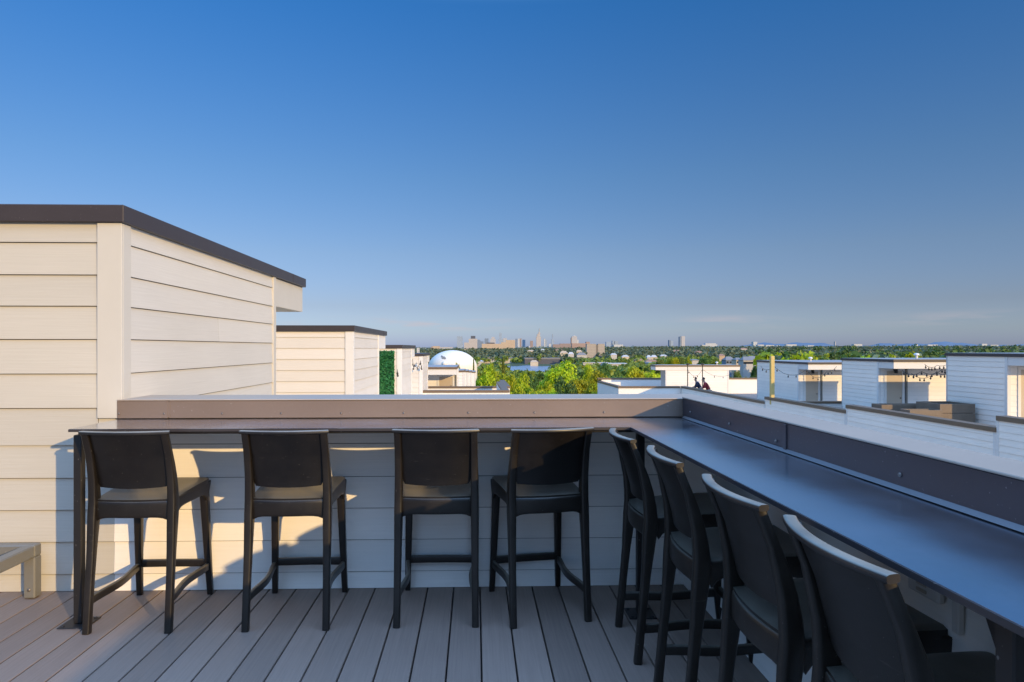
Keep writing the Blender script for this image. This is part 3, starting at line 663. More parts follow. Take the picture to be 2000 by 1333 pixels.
def leaning_person(label,x,y,zfloor,shirt,h=1.72,rz=0):
    """standing, leaning forward (local +Y) on folded arms"""
    k=h/1.72
    t=thing('person',label,'person',(x,y,zfloor),rz); t.scale=(k,k,k)
    V=[(0,-.05,.92),(0,.02,1.08),(0,.13,1.26),(0,.20,1.38),(0,.25,1.47),(0,.285,1.55),(0,.30,1.63),          # pelvis..head 0-6
       (-.17,.19,1.36),(-.22,.24,1.13),(-.08,.42,1.06),(.0,.46,1.07),                                      # left arm 7-10
       (.17,.19,1.36),(.22,.24,1.13),(.08,.44,1.08),(-.0,.49,1.09),                                        # right arm 11-14
       (-.09,-.06,.86),(-.10,.0,.48),(-.10,-.06,.07),(-.10,.08,.03),(.09,-.08,.86),(.10,-.06,.48),(.10,-.18,.07),(.10,-.05,.03)]
    E=[(0,1),(1,2),(2,3),(3,4),(4,5),(5,6),(3,7),(7,8),(8,9),(9,10),(3,11),(11,12),(12,13),(13,14),(0,15),(15,16),(16,17),(17,18),(0,19),(19,20),(20,21),(21,22)]
    rad=[.13,.12,.135,.10,.055,.085,.09,.06,.046,.034,.03,.06,.046,.034,.03,.085,.06,.042,.036,.085,.06,.042,.036]
    skinned('body',V,E,rad,skin,t)
    tv=[(0,-.05,.90),(0,.02,1.08),(0,.13,1.26),(0,.20,1.385),(0,.235,1.43),(-.175,.19,1.36),(-.225,.24,1.13),(-.13,.36,1.08),(.175,.19,1.36),(.225,.24,1.13),(.13,.37,1.09)]
    skinned('shirt',tv,[(0,1),(1,2),(2,3),(3,4),(3,5),(5,6),(6,7),(3,8),(8,9),(9,10)],[.15,.14,.152,.118,.075,.074,.06,.05,.074,.06,.05],shirt,t)
    skinned('trousers',[(0,-.05,.93),(-.09,-.06,.85),(-.10,.0,.48),(-.10,-.06,.12),(.09,-.08,.85),(.10,-.06,.48),(.10,-.18,.12)],[(0,1),(1,2),(2,3),(0,4),(4,5),(5,6)],[.14,.10,.075,.06,.10,.075,.06],jeans,t)
    skinned('hair',[(0,.265,1.60),(0,.262,1.66),(0,.295,1.705),(0,.345,1.70)],[(0,1),(1,2),(2,3)],[.082,.095,.078,.045],hairm,t)
    # five short curled fingers and a thumb per hand, face features
    mb=MB()
    for (hx,hy,hz,sg) in ((.0,.46,1.07,1),(-.0,.49,1.09,-1)):
        for f in range(4):
            oy=.018*(f-1.5); L=(.055,.065,.062,.048)[f]
            mb.sweep([(hx+sg*.015,hy+oy,hz),(hx+sg*(.02+L*.6),hy+oy,hz-.004),(hx+sg*(.02+L),hy+oy,hz-.022)],[(.009,.009),(.008,.008),(.006,.006)],(0,1,0),n=6,p=2)
        mb.sweep([(hx,hy-.03,hz+.005),(hx+sg*.03,hy-.05,hz+.01),(hx+sg*.055,hy-.05,hz)],[(.011,.011),(.010,.010),(.007,.007)],(0,1,0),n=6,p=2)
    mb.build('fingers',skin,t,60)
    mb=MB(); mb.sweep([(0,.378,1.60),(0,.402,1.575),(0,.385,1.562)],[(.012,.01),(.016,.014),(.013,.01)],(1,0,0),n=6,p=2)
    for sx in (-1,1): mb.sweep([(sx*.088,.28,1.61),(sx*.098,.27,1.585),(sx*.09,.28,1.56)],[(.008,.016),(.009,.02),(.007,.012)],(1,0,0),n=6,p=2)
    mb.build('nose_and_ears',skin,t,60)
    mb=MB(); 
    for sx in (-1,1): mb.disc((sx*.032,.377,1.615),(0,1,.1),.011,.004,8)
    mb.box(-.024,.024,.372,.379,1.532,1.538); mb.build('eyes_and_mouth',hairm,t,60)
    return t
zf=-2.20
x1_,y1_=at(1362,42.2); x2_,y2_=at(1376,40.9)
leaning_person('dark haired person in a navy top leaning on the parapet, left of the pair',XP+.55,y1_,zf,navy,1.66,R(84))
leaning_person('person in a red plaid shirt leaning on the parapet, right of the pair',XP+.62,y2_,zf,plaid(),1.70,R(80))

# ================================================================== TERRAIN
def gz(x,y):
    d=math.hypot(x,y)
    b=-14-8*sm(70,240,d)+13*sm(950,1900,d)*(.5+.5*sm(-100,600,x))
    b+=10*sm(3000,7000,d)
    return b
mb=MB(); ys=list(np.concatenate([np.linspace(-300,300,25),np.geomspace(340,26000,46)])); xs=list(np.concatenate([-np.geomspace(26000,500,20),np.linspace(-400,800,33),np.geomspace(900,26000,24)]))
vs=[];w=len(xs)
for y in ys:
    for x in xs: vs.append((x,y,gz(x,y) if y>0 else -14))
mb.add(vs,[(i*w+j,i*w+j+1,(i+1)*w+j+1,(i+1)*w+j) for i in range(len(ys)-1) for j in range(w-1)])
n=NT('ground_cover'); a=n.noise(n.worldpos((1,1,1)),.02,6,.6)
gm=n.set(col=n.ramp(a,[(.3,(.035,.055,.02)),(.55,(.06,.085,.03)),(.75,(.13,.12,.075))]),rough=.9)
tag(mb.build('ground',gm,smooth=60),kind='structure')
# river
n=NT('river_water'); 
n.bump(n.noise(n.worldpos((1,.4,1)),.35,4),.15,.3)
wm=n.set(col=(.20,.27,.36),rough=.22,spec=.6)  # sky reflection put into the blue base colour
mb=MB(); 
up=[];lo=[]
for k in range(25):
    px=870+ k*260/24; D1=590+26*math.sin(k*.9)+abs(px-1030)*.9; D2=860+22*math.sin(k*1.3+1)-abs(px-1030)*.5
    if D2<D1+20: D2=D1+20
    lo.append((*at(px,D1),-21.6)); up.append((*at(px,D2),-21.6))
mb.add(lo+up,[(k,k+1,26+k,25+k) for k in range(24)]); tag(mb.build('river',wm),kind='structure')
# parking street on the right
mb=MB(); q=[(*at(1420,150),0),(*at(1500,150),0),(*at(1560,330),0),(*at(1400,330),0)]
mb.add([(x,y,gz(x,y)+.35) for x,y,_ in q],[(0,1,2,3)]); tag(mb.build('street',plain_mat('asphalt',(.11,.105,.10),.85,.1,.25)),kind='structure')
# alley between the rows
mb=MB(); mb.box(1.6,13.6,-30,58,-13.95,-13.9); tag(mb.build('alley',plain_mat('concrete_alley',(.27,.26,.24),.85,.3,.2)),kind='structure')
# hills
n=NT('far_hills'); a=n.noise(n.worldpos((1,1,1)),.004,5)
hm=n.set(col=n.ramp(a,[(.3,(.13,.18,.25)),(.7,(.17,.22,.27))]),rough=1,spec=0.0)  # distance haze put into the hill colour as pale blue
mb=MB(); N=160; v=[]
for row,(dd,k) in enumerate(((8800,0),(9600,1),(10800,0))):
    for i in range(N+1):
        px=1180+i*(2900-1180)/N; x,y=at(px,dd)
        p=sum(A*math.sin(px*f+ph) for A,f,ph in ((20,.021,1),(14,.047,2.2),(8,.11,.4),(5,.23,3)))
        h=(58+p)*sm(1400,1500,px) if k else -40
        v.append((x,y,h-(0 if k else 0)))
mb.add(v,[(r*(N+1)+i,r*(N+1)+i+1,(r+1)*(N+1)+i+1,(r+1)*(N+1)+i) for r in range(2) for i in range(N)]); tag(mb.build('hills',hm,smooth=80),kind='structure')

# ================================================================== FAR BUILDINGS
def tower(name,label,cat,boxes,D,mat,depth=None,group=None,base=None,roof=None):
    """boxes: (px0,px1,pytop) stacked pieces seen at depth D"""
    cx,cy=at((boxes[0][0]+boxes[0][1])/2,D); zb=gz(cx,cy)-1 if base is None else base
    t=thing(name,label,cat,(cx,cy,zb),-TH,group)
    for k,b in enumerate(boxes):
        px0,px1,py=b[:3]; m=b[3] if len(b)>3 else mat
        x0,x1=wd(px0-(boxes[0][0]+boxes[0][1])/2,D),wd(px1-(boxes[0][0]+boxes[0][1])/2,D); dp=depth or (x1-x0)*.9
        mb=MB(); mb.box(x0,x1,k*.13,dp-k*.17,k*.2,zz(py,D)-zb); mb.build(b[4] if len(b)>4 else ('wall' if k==0 else 'wing'),m,t)
    if roof:
        b=boxes[0]; x0,x1=wd((b[0]-b[1])/2,D),wd((b[1]-b[0])/2,D); dp=depth or (x1-x0)*.9
        mb=MB(); mb.box(x0-.4,x1+.4,-.4,dp+.4,zz(b[2],D)-zb+.01,zz(b[2],D)-zb+wd(roof[0],D)); mb.build('roof',roof[1],t)
    return t
G1=tower_mat('glass_blue',(.30,.36,.43),(.20,.27,.36)); G2=tower_mat('glass_dark',(.17,.22,.29),(.10,.15,.23)); TAN=tower_mat('tan_stone',(.55,.46,.38),(.33,.33,.36))
ORA=tower_mat('orange_brick',(.60,.42,.24),(.34,.27,.22),3.4,5,.5,.45); WHT=tower_mat('white_panel',(.60,.58,.55),(.38,.40,.43)); BRN=tower_mat('brown_brick',(.34,.22,.17),(.2,.16,.16)); RED=tower_mat('red_brick',(.42,.25,.17),(.22,.17,.15))
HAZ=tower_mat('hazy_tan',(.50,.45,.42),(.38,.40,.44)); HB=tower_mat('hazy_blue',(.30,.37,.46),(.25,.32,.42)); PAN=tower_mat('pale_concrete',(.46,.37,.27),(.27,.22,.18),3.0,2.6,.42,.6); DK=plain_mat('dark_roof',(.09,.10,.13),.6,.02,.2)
sk='towers of the distant skyline'
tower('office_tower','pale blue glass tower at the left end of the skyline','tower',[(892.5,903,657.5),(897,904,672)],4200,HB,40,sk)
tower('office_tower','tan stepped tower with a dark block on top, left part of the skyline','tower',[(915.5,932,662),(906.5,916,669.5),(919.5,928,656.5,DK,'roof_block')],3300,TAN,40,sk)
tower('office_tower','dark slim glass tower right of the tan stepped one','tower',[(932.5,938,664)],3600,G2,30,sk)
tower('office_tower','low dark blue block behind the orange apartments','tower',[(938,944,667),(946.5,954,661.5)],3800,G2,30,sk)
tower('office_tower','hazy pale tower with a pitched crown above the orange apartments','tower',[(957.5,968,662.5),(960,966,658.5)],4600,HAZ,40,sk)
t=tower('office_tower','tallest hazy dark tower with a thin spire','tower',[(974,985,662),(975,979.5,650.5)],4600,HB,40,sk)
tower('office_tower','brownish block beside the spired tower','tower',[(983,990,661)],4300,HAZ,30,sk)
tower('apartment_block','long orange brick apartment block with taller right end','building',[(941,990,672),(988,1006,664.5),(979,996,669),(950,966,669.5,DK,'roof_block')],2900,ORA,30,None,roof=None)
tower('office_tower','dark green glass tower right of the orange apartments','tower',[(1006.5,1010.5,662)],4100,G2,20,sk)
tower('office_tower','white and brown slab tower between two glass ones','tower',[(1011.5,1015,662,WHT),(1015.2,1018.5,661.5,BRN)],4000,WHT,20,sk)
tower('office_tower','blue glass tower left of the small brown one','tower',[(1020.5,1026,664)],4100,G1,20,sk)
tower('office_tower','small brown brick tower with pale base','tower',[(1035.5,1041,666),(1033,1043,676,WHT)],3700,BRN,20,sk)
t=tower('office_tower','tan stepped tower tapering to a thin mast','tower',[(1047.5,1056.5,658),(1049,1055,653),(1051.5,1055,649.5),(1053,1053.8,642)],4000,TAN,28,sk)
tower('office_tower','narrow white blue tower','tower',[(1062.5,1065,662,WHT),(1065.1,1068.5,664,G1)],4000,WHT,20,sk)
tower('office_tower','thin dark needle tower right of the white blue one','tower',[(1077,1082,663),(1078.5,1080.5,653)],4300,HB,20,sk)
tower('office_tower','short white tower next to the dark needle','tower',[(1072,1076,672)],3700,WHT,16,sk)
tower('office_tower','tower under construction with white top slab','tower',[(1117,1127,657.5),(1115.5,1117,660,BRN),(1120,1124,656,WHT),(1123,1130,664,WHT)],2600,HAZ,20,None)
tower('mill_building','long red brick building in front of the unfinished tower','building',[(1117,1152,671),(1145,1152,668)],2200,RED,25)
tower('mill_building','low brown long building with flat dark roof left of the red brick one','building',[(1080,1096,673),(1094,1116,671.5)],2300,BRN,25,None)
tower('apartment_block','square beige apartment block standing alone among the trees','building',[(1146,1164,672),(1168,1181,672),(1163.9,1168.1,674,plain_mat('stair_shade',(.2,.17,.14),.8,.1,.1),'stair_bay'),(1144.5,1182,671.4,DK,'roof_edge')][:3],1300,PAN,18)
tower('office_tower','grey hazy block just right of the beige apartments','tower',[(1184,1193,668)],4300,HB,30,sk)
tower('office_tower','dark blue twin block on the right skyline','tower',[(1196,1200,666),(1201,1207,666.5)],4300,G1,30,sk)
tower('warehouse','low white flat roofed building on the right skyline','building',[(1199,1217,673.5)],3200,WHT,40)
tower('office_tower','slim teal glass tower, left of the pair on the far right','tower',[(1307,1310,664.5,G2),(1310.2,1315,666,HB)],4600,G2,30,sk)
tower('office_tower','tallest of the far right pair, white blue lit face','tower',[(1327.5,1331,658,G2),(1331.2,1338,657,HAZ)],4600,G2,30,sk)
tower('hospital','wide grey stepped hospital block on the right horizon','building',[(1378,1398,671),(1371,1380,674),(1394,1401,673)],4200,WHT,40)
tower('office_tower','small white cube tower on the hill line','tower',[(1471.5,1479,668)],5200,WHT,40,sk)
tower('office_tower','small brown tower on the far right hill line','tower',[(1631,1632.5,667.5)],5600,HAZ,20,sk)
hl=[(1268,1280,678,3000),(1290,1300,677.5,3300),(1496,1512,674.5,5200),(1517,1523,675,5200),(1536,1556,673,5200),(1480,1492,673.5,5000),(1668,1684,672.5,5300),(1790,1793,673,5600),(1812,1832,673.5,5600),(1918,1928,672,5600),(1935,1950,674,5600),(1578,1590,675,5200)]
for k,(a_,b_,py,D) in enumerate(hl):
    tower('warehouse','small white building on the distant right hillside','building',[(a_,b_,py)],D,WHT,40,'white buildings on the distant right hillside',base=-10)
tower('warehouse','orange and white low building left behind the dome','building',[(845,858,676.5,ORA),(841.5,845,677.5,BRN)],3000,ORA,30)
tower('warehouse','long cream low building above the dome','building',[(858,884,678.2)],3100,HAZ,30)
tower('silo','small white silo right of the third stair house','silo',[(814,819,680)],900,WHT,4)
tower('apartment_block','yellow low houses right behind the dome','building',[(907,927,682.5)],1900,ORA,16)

WALLS=[plain_mat('house_white',(.52,.49,.45),.7,.2,.08),plain_mat('house_cream',(.58,.49,.36),.7,.2,.08),plain_mat('house_tan',(.5,.36,.24),.7,.2,.08),plain_mat('house_blue',(.20,.25,.33),.7,.2,.08)]
ROOFS=[plain_mat('roof_grey',(.22,.21,.21),.8,.3,.15),plain_mat('roof_red',(.34,.18,.12),.8,.3,.15),plain_mat('roof_white',(.50,.48,.46),.6,.3,.08),plain_mat('roof_tan',(.5,.38,.26),.8,.3,.1)]
WIN=plain_mat('window_dark',(.03,.035,.045),.2,1,.1)
def house(label,px0,px1,pytop,pybase,D,wm,rm,roof_h=.35,cat='house',group=None,dp=None,flat=False,wins=0):
    cx,cy=at((px0+px1)/2,D); w=wd(px1-px0,D); ztop=zz(pytop,D); zbs=zz(pybase,D); zb=min(zbs,gz(cx,cy))-.5
    t=thing('house' if not flat else 'warehouse',label,cat,(cx,cy,0),-TH,group); dp=dp or max(w*.6,7)
    h=ztop-zbs; ze=ztop-(h*roof_h)
    mb=MB(); mb.box(-w/2,w/2,0,dp,zb,ze); wl=mb.build('wall',wm,t)
    mb=MB(); e=.3
    if flat: mb.box(-w/2-e,w/2+e,-e,dp+e,ze+.01,ztop)
    else: mb.add([(-w/2-e,-e,ze+.01),(w/2+e,-e,ze+.01),(w/2+e,dp+e,ze+.01),(-w/2-e,dp+e,ze+.01),(-w/2+min(w*.25,dp*.4),dp/2,ztop),(w/2-min(w*.25,dp*.4),dp/2,ztop)],[(0,1,5,4),(2,3,4,5),(1,2,5),(3,0,4),(3,2,1,0)])
    mb.build('roof',rm,t)
    for k in range(wins):
        x=-w/2+(k+.5)*w/wins; hh=(ze-zbs); mb=MB(); mb.box(x-.6,x+.6,-.05,-.01,ze-min(2.4,hh*.6),ze-.7); mb.build('window',WIN,t)
    return t
house('white house with grey hip roof in front of the opposite row trees',1452,1471,697,716,330,WALLS[0],ROOFS[0],.38,wins=4)
house('cream narrow house left of the white grey roofed one',1438,1451,699,714,350,WALLS[1],ROOFS[0],.3,wins=2)
house('blue grey house with gables at the left of that house cluster',1418,1436,697,714,370,WALLS[3],ROOFS[0],.4,wins=3)
house('wide grey roof just behind the white house',1458,1500,696,706,420,WALLS[0],ROOFS[0],.8)
hs=[(1094,1109,686,694,1150,1,3,'tan roofed house on the wooded slope'),(1083,1100,682.5,687,1500,0,1,'reddish roofed house high on the slope'),(1110,1121,688,696,1100,0,2,'white roofed house left of the beige block'),(1126,1137,684,690,1250,1,3,'cream gabled house beside the beige block'),
    (1127,1146,689,699,1100,0,0,'tall white house directly left of the beige block'),(1193,1205,690.5,696,1000,0,2,'small white gabled house right of the beige block'),(1215,1229,694,700,900,1,2,'white hip roofed bungalow among trees'),
    (1239,1258,701,708,640,2,1,'tan house with red roof on the right slope'),(1264,1272,694,703,800,0,2,'narrow white house on the right slope'),(1272,1284,694,702,820,1,2,'pale house next to the narrow white one'),(1262,1286,703,709,640,2,1,'low reddish house below the pale ones'),
    (1290,1303,693,698,1000,0,2,'far white house at the right of the slope'),(1311,1335,684,690,1300,1,1,'salmon roofed hall far among the trees'),(1358,1372,686,691,1200,2,1,'pinkish roofed house behind the flat roof'),(1405,1416,692,698,700,2,1,'terracotta house above the blue grey house'),(1447,1460,680,684,1400,0,1,'hazy pale house high in the woods'),
    (1352,1366,702,706,330,0,0,'low grey roof right behind the flat white stair house'),(1030,1044,684,688,1500,1,3,'yellowish house in the trees above the river'),(1056,1064,682,687,1500,0,2,'small white house below the skyline')]
for a_,b_,p0,p1,D,wi,ri,l in hs: house(l,a_,b_,p0,p1,D,WALLS[wi],ROOFS[ri],.5)
house('long white flat roofed warehouse among trees',1139,1190,708.5,713,610,WALLS[0],ROOFS[2],.4,'warehouse',None,30,True)
house('second white flat roofed warehouse, right of the long one',1185,1230,710.5,716,560,WALLS[0],ROOFS[2],.35,'warehouse',None,26,True)
house('cream low flat building near the blue roof deck',1283,1303,715.5,721.5,420,WALLS[1],ROOFS[2],.3,'warehouse',None,16,True)
house('small white warehouse with pale roof on the right slope',1268,1296,708,714,560,WALLS[0],ROOFS[2],.4,'warehouse',None,20,True)
house('grey roofed long boat dock on the far bank',1025,1094,699.5,707,960,plain_mat('dock_shade',(.10,.10,.12),.8,.1,.2),ROOFS[0],.35,'boat dock',None,30,True)
house('second grey roofed boat dock, left behind the river',942,1002,699,706,1000,WALLS[0],ROOFS[0],.4,'boat dock',None,30,True)
house('small cream boathouse at the water edge',1036,1051,704,712.5,850,WALLS[1],ROOFS[3],.45,'boathouse')
house('pale roofed shed at the right of the dome',928,944,704,709,500,WALLS[0],ROOFS[2],.5,'shed')

# dome
D=210; cx,cy=at(884,D); rad=wd(48,D); t=thing('dome_hall','big smooth white dome behind the left rooftops with a round white vent','dome',(cx,cy,0))
zc=zz(719,D); H_=zz(684.5,D)-zc
prof=[(math.cos(a),math.sin(a)) for a in np.linspace(0,math.pi/2,22)]
mb=MB(); nseg=56; vs=[];fs=[]
for (c,s_) in [(1,-2.6)]+prof[:-1]:
    for k in range(nseg): a=2*math.pi*k/nseg; vs.append((rad*c*math.cos(a),rad*c*math.sin(a),zc+H_*s_))
vs.append((0,0,zc+H_)); m=len(prof)
for i in range(m-1):
    for k in range(nseg): fs.append((i*nseg+k,i*nseg+(k+1)%nseg,(i+1)*nseg+(k+1)%nseg,(i+1)*nseg+k))
for k in range(nseg): fs.append(((m-1)*nseg+k,(m-1)*nseg+(k+1)%nseg,len(vs)-1))
mb.add(vs,fs); mb.build('shell',M['dome'],t,60)
def on_dome(px,py):
    o=Vector((0,0,EYE)); q=Vector((*at(px,D),zz(py,D))); d=(q-o).normalized(); c=Vector((cx,cy,zc))
    S=Vector((1/rad,1/rad,1/H_)); oo=Vector([(o-c)[i]*S[i] for i in range(3)]); dd=Vector([d[i]*S[i] for i in range(3)])
    A=dd.dot(dd);B=oo.dot(dd);C=oo.dot(oo)-1; tt=(-B-math.sqrt(max(0,B*B-A*C)))/A
    p=o+d*tt; nn=Vector([(p-c)[i]*S[i]**2 for i in range(3)]).normalized(); return p-Vector((cx,cy,0)),nn
p,nn=on_dome(868,710.5); mb=MB(); mb.disc(p-nn*.15,nn,.75,.55,20); mb.build('vent',M['dome'],t,60)
for (px,py,r) in ((863,697,.35),(866,699,.55),(869,700.5,.4),(862.5,695.5,.25)):
    p,nn=on_dome(px,py); mb=MB(); mb.disc(p-nn*.02,nn,r,.06,10,False); mb.build('patch',M['domepatch'],t)

# ================================================================== TREES
LG=leaf_mat('leaf_bright',(.14,.19,.012),(.43,.48,.018),(.66,.66,.025),.4)
LY=leaf_mat('leaf_yellow',(.20,.21,.012),(.50,.49,.02),(.64,.62,.035),.4)
LD=leaf_mat('leaf_dark',(.03,.07,.022),(.09,.15,.035),(.20,.27,.05),.3)
LM=leaf_mat('leaf_mid',(.07,.11,.022),(.19,.25,.04),(.36,.38,.06),.3)
LF=leaf_mat('leaf_far',(.09,.14,.09),(.17,.22,.12),(.27,.30,.16),.25)  # bluish distance haze put into the leaf colour
BARK=plain_mat('bark',(.09,.07,.055),.9,3,.25)
def crown_mesh(name,nl,ls,mat,shape='round',lumps=16,seed=0):
    r=np.random.default_rng(seed)
    # lump centres in a unit crown (radius 1, height 0..2)
    C=[];Rr=[]
    for k in range(lumps):
        while True:
            p=r.uniform(-1,1,3)
            if p@p<1: break
        if shape=='cone':
            h=r.uniform(0,1); p=np.array([p[0]*(1-h)*.75,p[1]*(1-h)*.75,h*2-1]); rr=.30*(1-.6*h)+.08
        else: p=p*np.array([.68,.68,.72])+np.array([0,0,.05]); rr=r.uniform(.28,.48)
        C.append(p); Rr.append(rr)
    C=np.array(C);Rr=np.array(Rr)
    w=Rr**2/np.sum(Rr**2); idx=r.choice(lumps,nl,p=w)
    d=r.normal(size=(nl,3)); d/=np.linalg.norm(d,axis=1)[:,None]; d[:,2]=np.where(d[:,2]<-.55,-d[:,2],d[:,2])
    rad=Rr[idx]*r.uniform(.62,1.12,nl)
    P=C[idx]+d*rad[:,None]; P[:,2]+=1
    nrm=d+r.normal(scale=.55,size=(nl,3)); nrm/=np.linalg.norm(nrm,axis=1)[:,None]
    u=np.cross(nrm,r.normal(size=(nl,3))); u/=np.linalg.norm(u,axis=1)[:,None]; v=np.cross(nrm,u)
    s=ls*r.uniform(.6,1.4,nl)[:,None]
    V=np.stack([P-u*s,P+v*s*.62,P+u*s,P-v*s*.62],1).reshape(-1,3)
    return mesh_quads(name,V,mat)
def mesh_quads(name,V,mat):
    nq=len(V)//4; me=bpy.data.meshes.new(name); me.vertices.add(len(V)); me.vertices.foreach_set('co',V.astype(np.float32).ravel())
    me.loops.add(nq*4); me.loops.foreach_set('vertex_index',np.arange(nq*4,dtype=np.int32)); me.polygons.add(nq); me.polygons.foreach_set('loop_start',np.arange(0,nq*4,4,dtype=np.int32))
    me.update(calc_edges=True); me.validate(); me.materials.append(mat); return me
def trunk_mesh(seed):
    r=random.Random(seed); mb=MB()
    mb.sweep([(0,0,-.6),(.01,.0,0),(.03,.02,.5),(0,.03,.95)],[(.085,.085),(.065,.065),(.05,.05),(.03,.03)],(1,0,0),n=8,p=2)
    for k in range(6):
        a=k*1.05+r.random(); z=.25+.09*k; L=r.uniform(.4,.65)
        mb.sweep([(.02,.02,z),(math.cos(a)*L*.5,math.sin(a)*L*.5,z+.22),(math.cos(a)*L,math.sin(a)*L,z+.55)],[(.028,.028),(.018,.018),(.008,.008)],(0.1,.2,1),n=6,p=2)
    o=mb.build('trunk',BARK,None,60); me=o.data; bpy.data.objects.remove(o); return me
TR=[trunk_mesh(k) for k in range(3)]
CR={}
for nm,mat in (('g',LG),('y',LY),('d',LD),('m',LM)):
    CR[nm]=[crown_mesh('crown_'+{'g':'bright','y':'yellow','d':'dark','m':'mid'}[nm],7200,.056,mat,'round',22,11*k+ord(nm)) for k in range(2)]
CR['c']=[crown_mesh('crown_cone',3200,.055,LM,'cone',26,5)]
CRF=[crown_mesh('crown_far',700,.115,m,'round',14,100+k) for k,m in enumerate((LM,LD,LM,LG,LF))]
def tree(label,px,pytop,wpx,D,kind,group=None,k=0,cat='tree',name='tree'):
    x,y=at(px,D); g=gz(x,y); ztop=zz(pytop,D); r=wd(wpx/2,D)*(1.12 if D<130 and wpx>30 else 1)
    hcr=min((ztop-g)*.8,max(2*r*1.05,(ztop-g)*.55)); 
    t=thing(name,label,cat,(x,y,g),random.uniform(0,6.28),group)
    me=CR[kind][k%len(CR[kind])]
    o=bpy.data.objects.new('crown',me); COL.objects.link(o); o.parent=t; o.location=(0,0,ztop-g-hcr); o.scale=(r,r,hcr/2)
    o=bpy.data.objects.new('trunk',TR[k%3]); COL.objects.link(o); o.parent=t; o.scale=(min(r,4)*.9,min(r,4)*.9,(ztop-g)*.75); 
    return t
near=[(945,711,62,72,'g','bright green tree nearest the last left stair house'),(983,704,20,118,'c','conical green tree rising behind the bright green ones'),(962,706,24,125,'g','olive tree left of the conical tree'),
 (985,722,56,76,'g','rounded bright green tree below the conical tree'),(1016,726,56,80,'g','bright yellow green tree below the river'),(1062,737,46,66,'g','mid green tree in front of the big round tree on its left'),
 (1096,703.5,92,96,'g','biggest round tree in the middle, olive green with a dark shaded foot'),(1052,749,60,58,'y','orange tinted low tree at the wall cap, left of centre'),(1008,748,60,60,'g','low bright tree behind the dark parapet end'),
 (1136,733,66,84,'y','yellow green tree right of the biggest round tree'),(1168,728,64,76,'y','yellow green tree in the middle of the right group'),(1204,737,62,80,'g','tree directly left of the low white parapet wing'),
 (1150,713,34,150,'y','small yellowish tree behind the right group'),(1179,711,36,165,'d','dark green tree in front of the white warehouses'),(1236,719,62,104,'y','broad yellow tree behind the blue roof deck'),
 (1272,721,46,112,'y','yellow tree behind the flat stair house roof edge'),(1200,751,60,58,'y','low yellow bush tree beside the white parapet wing'),(1105,742,60,62,'d','dark green shaded tree below the biggest round one'),
 (1150,748,70,58,'g','low bright green tree at the cap, right of the dark one'),(893,706.5,17,78,'m','small tree peeking over the roof in front of the dome'),(925,704,10,140,'c','narrow dark conifer at the right foot of the dome'),
 (1040,735,30,110,'d','dark tree left of the big round tree by the river'),(1345,701,20,170,'y','yellow bush tree above the flat roof between the poles'),(1312,694,34,260,'y','yellow lit tree left of the flat stair house roof'),
 (1290,700,30,240,'m','green tree beside the yellow lit one'),(1330,697,24,300,'m','mid green tree over the flat roof'),(1372,700,26,300,'d','dark tree behind the black poles'),(1395,697,26,330,'m','tree left of the blue grey house'),(1452,733,34,130,'m','bush tree showing through the gap beside the flat stair house'),
 (1240,742,60,62,'y','yellow tree behind the left edge of the blue roof deck'),(1078,757,56,56,'g','small bright tree at the cap below the biggest round tree'),(1180,744,50,64,'g','green tree between two yellow ones right of centre'),(975,744,54,62,'g','bright green tree behind the dark end of the low roof parapet'),(1027,739,44,66,'g','light green tree filling the gap below the water'),(1440,722,20,180,'m','small tree at the back of that gap'),(1510,690,22,330,'y','yellowish tree top behind the yellow post'),(1475,716,30,230,'d','low shrubs below the white house')]
for i,(px,py,w_,D,k,l) in enumerate(near): tree(l,px,py,w_,D,k,None,i)
# individual trees of the middle distance
wg='trees of the wooded middle distance'
cnt=0; placed=[]
def blocked(px,D):
    if 880<px<1130 and 560<D<900: return True
    return False
keep=[(1139,1230,600,713),(1452,1471,330,716),(1418,1451,350,714),(1146,1181,1300,700),(1283,1303,420,721),(1262,1296,600,712),(1025,1094,950,708),(940,1002,950,707),(1190,1230,900,700),(1094,1146,1100,698)]
def maxtop(px,D):
    m=-1e9
    for a_,b_,Dk,py in keep:
        if a_-4<px<b_+4 and D<Dk: m=max(m,py)
    if 990<px<1075 and D<600: m=max(m,727)
    if 930<px<1130 and D<560: m=max(m,712)
    return m
rr=random.Random(3)
while cnt<250:
    px=rr.uniform(930,2010); D=rr.uniform(130,620)**1.0
    if px>1400 and D<200 and px<1490: continue
    if blocked(px,D): continue
    x,y=at(px,D); g=gz(x,y); h=rr.uniform(8,13)*(1 if px<1480 else 1.15); r=rr.uniform(3.6,5.8)
    if px>1490: 
        zt_=zz(rr.uniform(686,700),D); h=min(max(h,zt_-g),22); r=rr.uniform(4.5,7)
    mt=maxtop(px,D)
    if zz(mt,D)<g+h: h=zz(mt+rr.uniform(.5,4),D)-g
    if h<3.2: continue
    if any((x-a)**2+(y-b)**2<20 for a,b in placed): continue
    placed.append((x,y)); r=min(r,h*.6)
    t=thing('tree','one of the many green trees in the wooded middle distance','tree',(x,y,g),rr.uniform(0,6.28),wg)
    o=bpy.data.objects.new('crown',CRF[0 if px<1300 else rr.choice((0,1,1,2,4))] if rr.random()<.75 else CRF[3]); COL.objects.link(o); o.parent=t; hc=h*.82; o.location=(0,0,h-hc); o.scale=(r,r,hc/2)
    o=bpy.data.objects.new('trunk',TR[cnt%3]); COL.objects.link(o); o.parent=t; o.scale=(r*.6,r*.6,h*.7)
    cnt+=1
